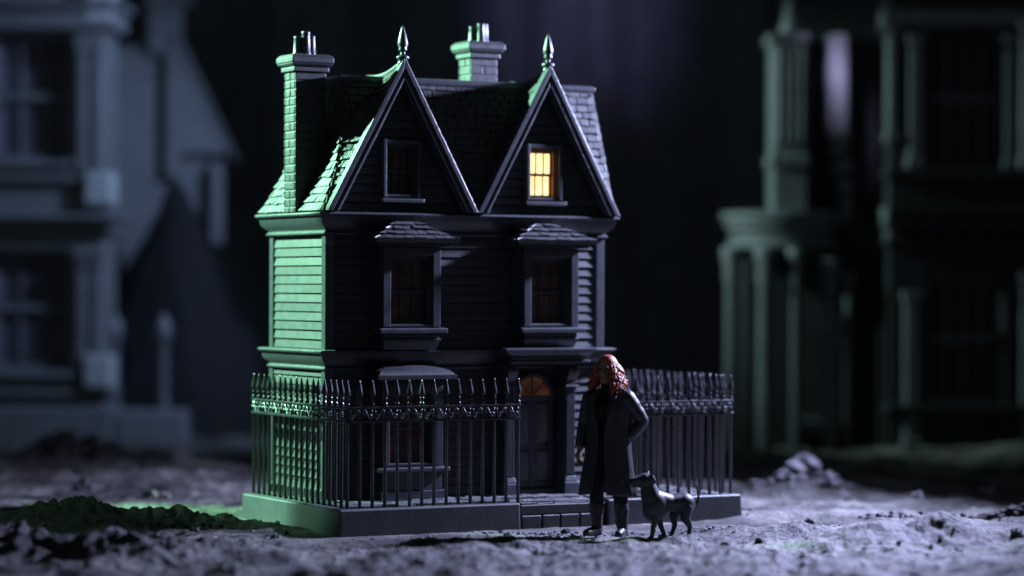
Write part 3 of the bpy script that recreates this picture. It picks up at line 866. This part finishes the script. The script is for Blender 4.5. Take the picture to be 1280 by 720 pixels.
for i in range(2):
    mb = MB()
    s, e, w = Vector(SH[i]), Vector(EL_[i]), Vector(WR[i])
    sg = -1 if i == 0 else 1
    pts = [s+Vector((-sg*.075,0,.03)), s+Vector((-sg*.035,0,.018))]; rr = [.055,.08]
    for k in range(9): q = k/8; pts.append(s.lerp(e, q)); rr.append(.090-.026*q + .004*math.sin(q*19+i))
    for k in range(1, 9): q = k/8; pts.append(e.lerp(w, q*.97)); rr.append(.064-.014*q + .0045*math.sin(q*17+1+i))
    mb.tube(pts, rr, 18)
    sl = P_(mb, 'sleeve', 'coat')
    ss = sl.modifiers.new('sub', 'SUBSURF'); ss.levels = 1; ss.render_levels = 1
for s in (-1, 1):        # lapels turned back along the opening
    mb = MB()
    A = [(1.395,.045,-.085,.02),(1.33,.075,-.115,.055),(1.25,.085,-.142,.06),(1.15,.068,-.156,.042),(1.06,.052,-.158,.012)]
    vs = []
    for z, x, y, w in A:
        vs += [(s*x, y, z), (s*(x+w), y-.012+w*.42, z+.01)]
    mb.add(vs, [(2*k, 2*k+1, 2*k+3, 2*k+2) for k in range(len(A)-1)])
    l = P_(mb, 'lapel', 'coat'); so = l.modifiers.new('thick', 'SOLIDIFY'); so.thickness = .012; so.offset = 0
# hair: a scalp and long wavy locks, parted to show the face
mb = MB()
mb.ellipsoid(hc+Vector((0,.028,.048)), (.094,.105,.105), 24, 14)
rnd = random.Random(3)
for k in range(230):
    a = rnd.uniform(-PI, PI)                  # 0 = face direction (-y)
    if abs(a) < .62: continue
    el = rnd.uniform(.12, 1.45)
    d = Vector((math.sin(a)*math.cos(el), -math.cos(a)*math.cos(el), math.sin(el)))
    start = hc + Vector((0,.028,.048)) + Vector((d.x*.088, d.y*.1, d.z*.1))
    ln = rnd.uniform(.15, .25)+.10*el + (.03 if math.sin(a) > .2 else 0)
    ph = rnd.uniform(0, 6.28); fr = rnd.uniform(6.5, 10.5); am = rnd.uniform(.014, .030)
    pts = []; rr = []
    m_ = 16; r0 = rnd.uniform(.009, .018)
    hx, hy = math.sin(a), -math.cos(a)
    prev = start
    for i in range(m_):
        q = i/(m_-1)
        zf = start.z - ln*q
        drop = max(0.0, (hc.z+.06) - zf)
        rad = .108 + .075*min(1, drop/.2) + rnd.uniform(-.003,.003)
        w_ = am*math.sin(fr*q*2.2+ph)*min(1,q*4); w2 = am*math.cos(fr*q*2.2+ph*1.7)*min(1,q*4)
        tgt = Vector((hc.x+hx*(rad*.90)+w_, hc.y+.025+hy*rad*.92+w2, zf))
        bl = min(1, q*3.2)
        pts.append(start.lerp(tgt, bl) if q < .32 else tgt)
        pts[-1].z = zf
        rr.append(max(.003, r0*(1-.72*q**1.6)*min(1, .5+q*3)))
    mb.tube(pts, rr, 7)
P_(mb, 'hair', 'hair')

# ------------------------------------------------------------------ dog
DX, DY = 1.47, 25.16
dog = thing('dog', 'dark short-coated dog standing with raised head nuzzling the long black coat', 'dog', (DX, DY, terrain(DX, DY)-.006), R(20))
mb = MB()
mb.ellipsoid((-.125,0,.33), (.128,.118,.145)); mb.ellipsoid((-.145,0,.275), (.105,.098,.105))          # deep chest
mb.capsule((-.10,0,.372), .098, (.03,0,.345), .084); mb.capsule((.03,0,.345), .084, (.15,0,.352), .090)
mb.ellipsoid((.165,0,.335), (.112,.105,.108))
mb.capsule((-.165,0,.40), .10, (-.205,0,.525), .072)
mb.ellipsoid((-.225,0,.56), (.085,.078,.076)); mb.capsule((-.26,0,.568), .058, (-.355,0,.552), .040); mb.capsule((-.265,0,.535), .04, (-.345,0,.523), .026)
mb.ellipsoid((-.384,0,.55), (.014,.018,.013), 10, 6)
for s in (-1, 1):
    mb.capsule((-.19,s*.048,.605), .022, (-.170,s*.062,.642), .009); mb.capsule((-.188,s*.056,.60), .024, (-.158,s*.078,.55), .014)
def leg(pts):
    for (p, r), (q, t) in zip(pts, pts[1:]): mb.capsule(p, r*1.02, q, t*1.02)
leg([((-.135,-.055,.29),.052),((-.15,-.062,.20),.036),((-.172,-.062,.125),.024),((-.185,-.062,.035),.019),((-.222,-.062,.018),.019)])
leg([((-.10,.05,.28),.052),((-.065,.055,.19),.036),((-.04,.055,.12),.024),((-.005,.055,.03),.019),((-.035,.055,.018),.019)])
leg([((.135,.05,.30),.062),((.085,.055,.215),.044),((.10,.055,.13),.024),((.06,.055,.03),.018),((.03,.055,.018),.018)])
leg([((.17,-.05,.30),.064),((.155,-.06,.21),.046),((.205,-.06,.125),.024),((.19,-.06,.03),.019),((.155,-.06,.018),.019)])
tl = [((.235,0,.375),.026),((.272,0,.345),.018),((.292,0,.325),.015),((.312,0,.345),.014),((.318,0,.40),.012),((.305,0,.47),.011),((.292,0,.52),.008)]
leg(tl)
d_ = obj('body', mb, 'dog', dog, smooth=True); voxel(d_, .0065, 9, .5)
mb = MB(); mb.tube([(-.185+.078*math.cos(a)*.9, .078*math.sin(a), .452+.018*math.cos(a)) for a in [2*PI*k/20 for k in range(21)]], .009, 8)
obj('collar', mb, 'boot', dog, smooth=True)
for s in (-1, 1):
    mb = MB(); mb.ellipsoid((-.283, s*.042, .583), (.010,.009,.010), 10, 6); obj('eye', mb, 'eye', dog, smooth=True)

# ------------------------------------------------------------------ stones
def rock_mesh(r, seed, sub=2, rough=.35, flat=.7):
    bm = bmesh.new(); bmesh.ops.create_icosphere(bm, subdivisions=sub, radius=r)
    off = Vector((seed*1.7, seed*.31, seed*2.3))
    for v in bm.verts:
        d = v.co.normalized()
        k = 1 + rough*noise.fractal(d*1.3+off, .9, 2.0, 3) + .12*noise.cell(d*3+off)
        v.co = d*r*k; v.co.z *= flat
    me = bpy.data.meshes.new('stone'); bm.to_mesh(me); bm.free(); return me
def scatter_mb(name, spots, m, kind, label=None):
    mb = MB(); bank = []
    for s in range(7):
        me = rock_mesh(1.0, s+.5, 1, .5, .75); bank.append(([v.co.copy() for v in me.vertices], [tuple(p.vertices) for p in me.polygons])); bpy.data.meshes.remove(me)
    rn = random.Random(11)
    for (x, y, z, r) in spots:
        vs, fs = rn.choice(bank); a = rn.uniform(0, 6.28); c, s = math.cos(a), math.sin(a)
        mb.add([(x+r*(c*v.x-s*v.y), y+r*(s*v.x+c*v.y)*rn.uniform(.98,1.02), z+r*v.z) for v in vs], fs)
    o = obj(name, mb, m); tag(o, label, 'gravel', kind=kind)
    return o
rn = random.Random(5)
def on_base(x, y, mrg=.03):
    u = CS*(x-OX)+SN*(y-OY); v = -SN*(x-OX)+CS*(y-OY)
    return -mrg < u < 4.53+mrg and -mrg < v < 2.32+mrg
sp = []
for _ in range(2600):
    y = 21.8+ (rn.random()**1.2)*13; x = rn.uniform(-.215, .215)*y
    if on_base(x, y): continue
    dens = noise.noise(Vector((x*.7, y*.9, 9)))
    if dens < rn.uniform(-.5, .25): continue
    r = .006+.022*rn.random()**3.0
    sp.append((x, y, terrain(x, y)+r*.25, r))
for (cx, cy, rx, ry, nn, rmax) in ((.55,25.42,.9,.22,150,.022), (3.35,30.8,.5,.3,120,.06), (2.0,25.9,.5,.3,60,.018), (-.3,24.9,.8,.25,70,.016)):
    for _ in range(nn):
        x = cx+rn.gauss(0,.5)*rx; y = cy+rn.gauss(0,.5)*ry
        if on_base(x, y): continue
        r = .006+rmax*rn.random()**2
        sp.append((x, y, terrain(x, y)+r*.2, r))
scatter_mb('gravel', sp, 'stone', 'stuff', 'fine grey grit and pebbles strewn over the dusty ground')
sp = []
for (cx, cy, rx, ry, nn, rmax) in ((5.05,27.35,.42,.14,170,.05), (2.35,27.9,.16,.08,26,.03), (4.2,26.9,.8,.4,60,.022), (-3.2,25.3,.9,.12,60,.02), (-5.6,35.0,.5,.35,60,.06)):
    for _ in range(nn):
        x = cx+rn.gauss(0,.5)*rx; y = cy+rn.gauss(0,.5)*ry
        r = .008+rmax*rn.random()**1.6
        sp.append((x, y, terrain(x, y)+r*.35+rn.random()*.05*math.exp(-((x-cx)/rx)**2), r))
scatter_mb('soil_crumbs', sp, 'darkstone', 'stuff', 'dark crumbs of soil heaped in clumps on the ground')
ROCKS = [(3.15,30.7,.11,'stone','pale stone on the left of the rubble heap behind the right railing'),
         (3.35,30.75,.17,'stone','largest stone topping the rubble heap behind the right railing'),
         (3.62,30.6,.12,'stone','pale stone on the right slope of the rubble heap'),
         (3.72,30.15,.085,'stone','loose stone lying at the right foot of the rubble heap'),
         (2.42,27.75,.05,'darkstone','small dark stone on the low sand ridge right of the dog'),
         (2.95,26.55,.055,'stone','stone by the right end of the sand ridge, dark on its near side'),
         (1.92,24.05,.045,'darkstone','dark stone in the right foreground, nearest of those below the dog'),
         (2.28,24.6,.04,'darkstone','small dark stone in the dust below and right of the dog'),
         (4.95,27.35,.085,'darkstone','glossy black lump of slag in the dark heap at right'),
         (4.45,29.4,.07,'stone','lone grey stone in the dust beyond the black slag heap'),
         (5.4,30.2,.10,'stone','grey stone far right below the pale rise'),
         (4.55,24.1,.05,'stone','small stone on the blurred mound in the right foreground'),
         (-.02,25.12,.05,'stone','small stone in front of the base below the paved step'),
         (.52,25.52,.045,'darkstone','dark stone just left of the left boot'),
         (-3.93,29.3,.085,'moss','larger green-lit mossy stone on the ground left of the house'),
         (-3.80,29.32,.075,'moss','smaller dark mossy stone touching the green-lit one'),
         (-2.9,24.6,.045,'stone','small stone below the dark ridge of soil at left'),
         (-2.15,24.45,.05,'stone','small stone in the foreground left of the base corner'),
         (-4.9,30.6,.12,'darkstone','flat dark stone far left beyond the soil ridge')]
for i, (x, y, r, m, lab) in enumerate(ROCKS):
    me = rock_mesh(r, i*3.1+1, 3, .5, .78); me.materials.append(M[m])
    o = bpy.data.objects.new('stone', me); C.objects.link(o)
    o.location = (x, y, terrain(x, y)+r*(.12 if r < .09 else .25)); o.rotation_euler = (rn.uniform(-.3,.3), rn.uniform(-.3,.3), rn.uniform(0,6))
    tag(o, lab, 'stone', 'loose stones on the ground')

# ------------------------------------------------------------------ blurred buildings behind
def facade_window(t, u0, u1, z0, z1, vd, wall_m, pane_m='pane_dim', cols=2):
    mb = MB(); w = .05
    zm = z0+(z1-z0)*.52
    v = vd-.06
    mb.box(u0, u0+w, v, vd, z0, z1); mb.box(u1-w, u1, v, vd, z0, z1); mb.box(u0+w, u1-w, v, vd, z1-w, z1); mb.box(u0+w, u1-w, v-.03, vd, z0, z0+.08)
    mb.box(u0+w, u1-w, v-.05, vd, zm-.05, zm+.05)
    for c in range(1, cols): x = u0+(u1-u0)*c/cols; mb.box(x-.02, x+.02, v, vd, z0+.08, zm-.05); mb.box(x-.02, x+.02, v, vd, zm+.05, z1-w)
    f = obj('window', mb, wall_m, t, bevel=.01)
    mb = MB(); mb.box(u0+.005, u1-.005, vd+.006, vd+.02, z0+.005, z1-.005); obj('pane', mb, pane_m, f)

# left: a pale townhouse corner with two storeys of sash windows
lt = thing('townhouse', 'pale blue-lit townhouse corner with stacked sash windows, far left behind', 'house', (-6.08, 40.0, -.1), R(-3))
mb = MB(); RE = .30
for (z0, z1) in ((-.1,1.15),(2.95,4.3),(6.15,9.0)): mb.box(-4.2, 0, 0, .9, z0, z1)
for (a, b) in ((-4.2,-3.3),(-1.98,-1.70),(-.58,0)):
    for (z0, z1) in ((1.149,2.951),(4.299,6.151)): mb.box(a, b, .002, .9, z0, z1)
mb.box(-4.19, -.01, RE+.05, .89, 1.149, 6.151)
obj('wall', mb, 'bga', lt, bevel=.03)
for (z0, z1) in ((1.15,2.95),(4.3,6.15)):
    facade_window(lt, -1.70, -.58, z0, z1, RE, 'bga', cols=3); facade_window(lt, -3.3, -1.98, z0, z1, RE, 'bga', cols=3)
    mb = MB(); mb.box(-1.8, -.48, -.12, .3, z0-.11, z0-.002); obj('sill', mb, 'bga', lt, bevel=.03)
for (z, h, o) in ((3.22,.16,.16),(3.40,.10,.30),(3.98,.1,.14),(6.25,.30,.2),(6.56,.1,.34),(.78,.08,.12)):
    mb = MB(); mb.box(-4.2, o*.8, -o, .9, z, z+h); obj('cornice', mb, 'bga', lt, bevel=.035)
for (z0, z1) in ((1.0,2.95),(4.1,6.15)):
    for u in (-.34, -.12):
        mb = MB(); mb.box(u-.08, u+.08, -.09, .1, z0, z1-.25); mb.box(u-.11, u+.11, -.13, .1, z1-.25, z1-.1); mb.box(u-.13, u+.13, -.17, .1, z1-.1, z1+.05)
        obj('pilaster', mb, 'bga', lt, bevel=.03)
    mb = MB(); mb.box(-1.93, -1.76, -.09, .1, z0, z1); obj('pilaster', mb, 'bga', lt, bevel=.03)
for z in (3.62, 6.35, .9):
    mb = MB(); mb.box(-.28, .14, -.22, .3, z, z+.5); obj('corner_block', mb, 'bgc', lt, bevel=.05)
mb = MB(); mb.box(-4.2, .12, -.14, .9, -.1, .62); obj('plinth', mb, 'bga', lt, bevel=.04)

# left: plain tall house with chimney and steep roof, dark gabled porch with flared bargeboards
lh = thing('gabled_house', 'slate-blue house with steep roof and flared dark gable behind the black model', 'house', (-5.4, 43.5, -.1), R(8))
def lx(px): return ((px-640)/3348*43.5+5.4)
def lz(py): return 2.322-(py-361)/3348*43.5
mb = MB(); mb.prism_y([(lx(140),-.1),(lx(262),-.1),(lx(262),lz(186)),(lx(226),lz(50)),(lx(140),lz(50))], .5, 3.0)
obj('wall', mb, 'bga', lh, bevel=.04)
mb = MB(); mb.hexa([(lx(220),.2,lz(30)),(lx(296),.2,lz(190)),(lx(296),.2,lz(200)),(lx(218),.2,lz(44))], [(lx(220),3.2,lz(30)),(lx(296),3.2,lz(190)),(lx(296),3.2,lz(200)),(lx(218),3.2,lz(44))])
mb.hexa([(lx(208),.26,lz(40)),(lx(222),.26,lz(34)),(lx(290),.26,lz(186)),(lx(208),.26,lz(186))], [(lx(208),.5,lz(40)),(lx(222),.5,lz(34)),(lx(290),.5,lz(186)),(lx(208),.5,lz(186))])
obj('roof', mb, 'bga', lh, bevel=.03)
mb = MB(); mb.box(lx(184), lx(228), .3, 1.2, lz(60), lz(-60)); mb.box(lx(180), lx(240), .2, 1.3, lz(0), lz(-12)); mb.box(lx(206), lx(224), .22, .4, lz(215), lz(58))
obj('chimney', mb, 'bga', lh, bevel=.04)
mb = MB(); mb.box(lx(263), lx(279), .1, .4, lz(300), lz(196)); obj('post', mb, 'bga', lh, bevel=.03)
# a steep dark heap of earth between the house and the townhouse
rk = bmesh.new(); 
bmv = []; nA, nR = 72, 40
PROF = [(0,225),(.10,240),(.24,290),(.38,335),(.55,385),(.72,430),(.88,490),(1.0,565)]
def prof_z(q):
    for (a, y0), (b, y1) in zip(PROF, PROF[1:]):
        if q <= b: return y0+(y1-y0)*(q-a)/(b-a)
    return 575
CX, CY = (216-640)/3348*42.2, 42.4
mb = MB(); vs = []; fs = []
for j in range(nR+1):
    q = 1.12*j/nR
    for k in range(nA):
        a_ = 2*PI*k/nA; R0 = 1.75*q
        x = R0*math.cos(a_); y = R0*.6*math.sin(a_)
        n_ = noise.fractal(Vector((x*1.6, y*1.6, 3.1)), .8, 2.1, 5)
        z = 2.322-(prof_z(q)-361)/3348*42.2 + .30*n_*min(1, q*4)
        vs.append((CX+x*(1+.10*n_), CY+y, z))
for j in range(nR):
    for k in range(nA): fs.append((j*nA+k, j*nA+(k+1)%nA, (j+1)*nA+(k+1)%nA, (j+1)*nA+k))
mb.add(vs, fs)
o = obj('earth_heap', mb, mat('dark_heap', (.012, .012, .014), .8, .3, var=.3, nscale=4, bump=.5, bscale=14), smooth=True)
tag(o, 'tall steep heap of dark earth between the townhouse and the black model house', 'earth heap')
rk.free()

# gate posts on a block
for (px, lab) in ((144,'stone gatepost with rounded head close beside the townhouse plinth'),(205,'stone gatepost with rounded head standing on the pale block')):
    t = thing('gatepost', lab, 'post', ((px-640)/3348*40.5, 40.5, .0 if px < 180 else .45), 0, 'gateposts by the townhouse')
    mb = MB(); h = 2.322-(430-361)/3348*40.5-t.location.z
    mb.lathe([(.10,-.1),(.10,.1),(.075,.15),(.07,h),(.07,h+.02)], (0,0,0), 14); obj('shaft', mb, 'bgb', t, smooth=True)
    mb = MB(); mb.lathe([(.08,h+.015),(.12,h+.05),(.125,h+.18),(.10,h+.30),(.05,h+.38),(.01,h+.42)], (0,0,0), 14); obj('finial', mb, 'bga', t, smooth=True)
mb = MB(); mb.box(-.52, .52, -.4, .4, -.1, .46)
o = obj('stone_block', mb, 'bga', bevel=.05); o.location = ((190-640)/3348*40.2, 40.4, 0); tag(o, 'pale rectangular stone block at the foot of the gateposts', 'block')

# right: columned porch house
def rx(px, Y=38.0): return (px-640)/3348*Y
def rz(py, Y=38.0): return 2.322-(py-361)/3348*Y
X0 = rx(985)
rp = thing('porch_house', 'dark house with curved columned porch and tall fluted pier, right of centre', 'house', (X0, 38.0, -.2))
def bx_(mb, a, b, y0, y1, c, d): mb.box(rx(a)-X0, rx(b)-X0, y0, y1, rz(d), rz(c))
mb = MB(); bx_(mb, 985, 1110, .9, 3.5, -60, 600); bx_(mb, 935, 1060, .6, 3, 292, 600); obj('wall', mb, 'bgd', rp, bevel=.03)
mb = MB(); bx_(mb, 966, 1010, .1, .9, 22, 255)
for k in range(4): bx_(mb, 970+k*10, 976+k*10, .05, .12, 40, 160)
bx_(mb, 962, 1012, .04, .9, 175, 190); bx_(mb, 960, 1012, .05, .9, 22, 36); obj('pier', mb, 'bgb', rp, bevel=.03)
mb = MB(); mb.lathe([(.12,0),(.16,.08),(.1,.2),(.06,.5),(.02,.55)], (rx(990)-X0, .4, rz(22)), 14); obj('finial', mb, 'bga', rp, smooth=True)
mb = MB(); mb.box(rx(1040)-X0, rx(1064)-X0, .4, .95, rz(150), rz(20)); obj('pilaster', mb, 'bgc', rp, bevel=.04)
for (a, b, c, d) in ((1040,1066,150,175),(1046,1070,178,200),(1050,1070,203,222)):
    mb = MB(); bx_(mb, a, b, .3, .95, c, d); obj('bracket', mb, 'bgb', rp, bevel=.06)
mb = MB(); mb.box(rx(1054)-X0, rx(1070)-X0, .4, .95, rz(258), rz(224)); obj('pilaster', mb, 'bgb', rp, bevel=.03)
# curved entablature
mb = MB(); cx_ = rx(985)-X0
for (r, c, d) in ((1.0,292,278),(.94,278,268),(1.04,268,256),(1.12,256,246)):
    mb.lathe([(r*.8, rz(c)), (r*.8, rz(d))], (cx_, .75, 0), 36)
obj('entablature', mb, 'bgb', rp, bevel=.02)
for (a, b, y, z0, z1) in ((905,925,-.02,292,575),(945,966,-.12,292,575),(985,1001,-.15,292,575),(1030,1046,.0,305,575),(1058,1070,.3,320,575)):
    mb = MB(); r = (rx(b)-rx(a))/2; x = (rx(a)+rx(b))/2-X0; zb, zt = rz(z1), rz(z0)
    mb.lathe([(r*1.5,zb),(r*1.5,zb+.15),(r*1.1,zb+.25),(r,zb+.4),(r*.85,zt-.5),(r*1.15,zt-.4),(r*.95,zt-.3),(r*1.4,zt-.1),(r*1.4,zt)], (x, y, 0), 18)
    obj('column', mb, 'bgb', rp, smooth=True)
mb = MB(); bx_(mb, 992, 1050, .1, .7, 508, 526); obj('sill', mb, 'bgb', rp, bevel=.03)
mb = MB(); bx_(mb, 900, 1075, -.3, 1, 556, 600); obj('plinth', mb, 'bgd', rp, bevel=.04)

# right: big dark townhouse at the frame edge
X1 = rx(1110)
rb = thing('townhouse', 'tall dark townhouse with sash windows and green-lit pilasters at far right', 'house', (X1, 37.6, -.2))
def bq(mb, a, b, y0, y1, c, d): mb.box(rx(a,37.6)-X1, rx(b,37.6)-X1, y0, y1, rz(d,37.6), rz(c,37.6))
mb = MB()
bq(mb, 1112, 1165, .2, 3, -80, 600); bq(mb, 1256, 1330, .2, 3, -80, 600)
bq(mb, 1164, 1257, .21, 3, -80, 18); bq(mb, 1164, 1257, .21, 3, 190, 330); bq(mb, 1164, 1257, .21, 3, 484, 600); bq(mb, 1163, 1258, .75, 2.9, 10, 500)
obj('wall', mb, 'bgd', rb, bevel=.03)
def rw(c, d): 
    facade_window(rb, rx(1165,37.6)-X1, rx(1256,37.6)-X1, rz(d,37.6), rz(c,37.6), .45, 'bgb', 'bgd', 4)
rw(18, 190); rw(330, 484)
for (a, b, y, c, d, m) in ((1110,1121,.05,12,160,'bgb'),(1136,1152,.0,22,192,'bgb'),(1256,1268,.02,22,192,'bgb'),(1275,1288,-.1,5,192,'bga'),(1132,1150,.0,345,545,'bgb'),(1254,1268,.02,345,545,'bgd'),(1277,1288,-.1,320,545,'bgb')):
    mb = MB(); bq(mb, a, b, y, .4, c, d); bq(mb, a-3, b+3, y-.05, .4, d-14, d-1); bq(mb, a-3, b+3, y-.05, .4, c, c+12); obj('pilaster', mb, m, rb, bevel=.02)
for (c, d, o) in ((-8,14,.12),(14,24,.02),(192,204,.1),(236,252,.3),(252,270,.18),(278,288,.12),(486,498,.2)):
    mb = MB(); bq(mb, 1106 if c > 0 else 1102, 1340, .2-o-.15, .5, c, d); obj('cornice', mb, 'bgd' if c > 0 else 'bgb', rb, bevel=.03)
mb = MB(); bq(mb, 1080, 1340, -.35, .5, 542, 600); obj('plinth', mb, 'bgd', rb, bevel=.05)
mb = MB(); bq(mb, 1104, 1120, -.1, .3, 240, 262); bq(mb, 1108, 1122, -.05, .3, 264, 280); obj('bracket', mb, 'bgb', rb, bevel=.03)

# ------------------------------------------------------------------ lamps
def spot(name, loc, aim, power, col, ang=60, blend=.6, size=.3):
    l = bpy.data.lights.new(name, 'SPOT'); l.energy = power; l.color = col; l.spot_size = R(ang); l.spot_blend = blend; l.shadow_soft_size = size
    o = bpy.data.objects.new(name, l); C.objects.link(o); o.location = loc
    o.rotation_euler = (Vector(aim)-Vector(loc)).to_track_quat('-Z', 'Y').to_euler()
    return o
gl = spot('green_lamp', W(-6.6, 8.9, 9.3), W(.9, 1.86, 2.9), 50000, (.42, 1.0, .64), 44, .3, .12)
gl.scale = (.26, 1, 1)
spot('ground_green_fill', W(-6.0, 4.2, 2.4), W(.05, 1.15, .38), 1500, (.42, 1.0, .64), 15, .8, .2)  # added fill, carries the green light down to base and ground
spot('mound_fill', (-7.4, 24.5, 2.2), (-4.0, 25.6, .2), 75, (.42, 1.0, .62), 30, .9, .15)  # added weak fill that greens the left mound
spot('key_lamp', W(9.2, -.14, 5.9), W(2.0, .6, 1.4), 17500, (.55, .60, 1.0), 95, .7, .3)
spot('townhouse_lamp', (.5, 36.0, 8.0), (-6.6, 41, 2.8), 2700, (.42, .60, 1.0), 70, .8, .6)
spot('porch_lamp', (-3.0, 37.2, 6.6), (5.2, 38.3, 3.0), 3000, (.64, 1.0, .97), 50, .7, .4)
spot('pier_lamp', (3.2, 36.4, 8.4), (4.72, 38.5, 5.3), 1300, (.62, .60, 1.0), 9, .6, .3)
spot('curtain_lamp', (2.4, 43.0, 11.5), (1.3, 50.5, 7.9), 800, (.50, .46, 1.0), 30, 1.0, .6)

# ------------------------------------------------------------------ world, camera
w = bpy.data.worlds.new('World'); sc.world = w; w.use_nodes = True
bg = w.node_tree.nodes['Background']; bg.inputs['Color'].default_value = (.30, .38, .45, 1); bg.inputs['Strength'].default_value = .075

cam = bpy.data.cameras.new('camera'); co = bpy.data.objects.new('camera', cam); C.objects.link(co)
co.location = (0, 0, 2.322); co.rotation_euler = (R(90), R(-.25), 0)
cam.sensor_width = 36; cam.lens = 94.16; cam.clip_start = .5; cam.clip_end = 300
cam.shift_y = 0.0
cam.dof.use_dof = True; cam.dof.focus_distance = 25.6; cam.dof.aperture_fstop = .235
sc.camera = co
sc.render.engine = 'CYCLES'
sc.cycles.use_denoising = True
sc.cycles.use_adaptive_sampling = False
try: sc.cycles.denoiser = 'OPENIMAGEDENOISE'
except Exception: pass
sc.cycles.max_bounces = 5
sc.view_settings.view_transform = 'Standard'; sc.view_settings.look = 'None'
sc.view_settings.exposure = 0; sc.view_settings.gamma = 1
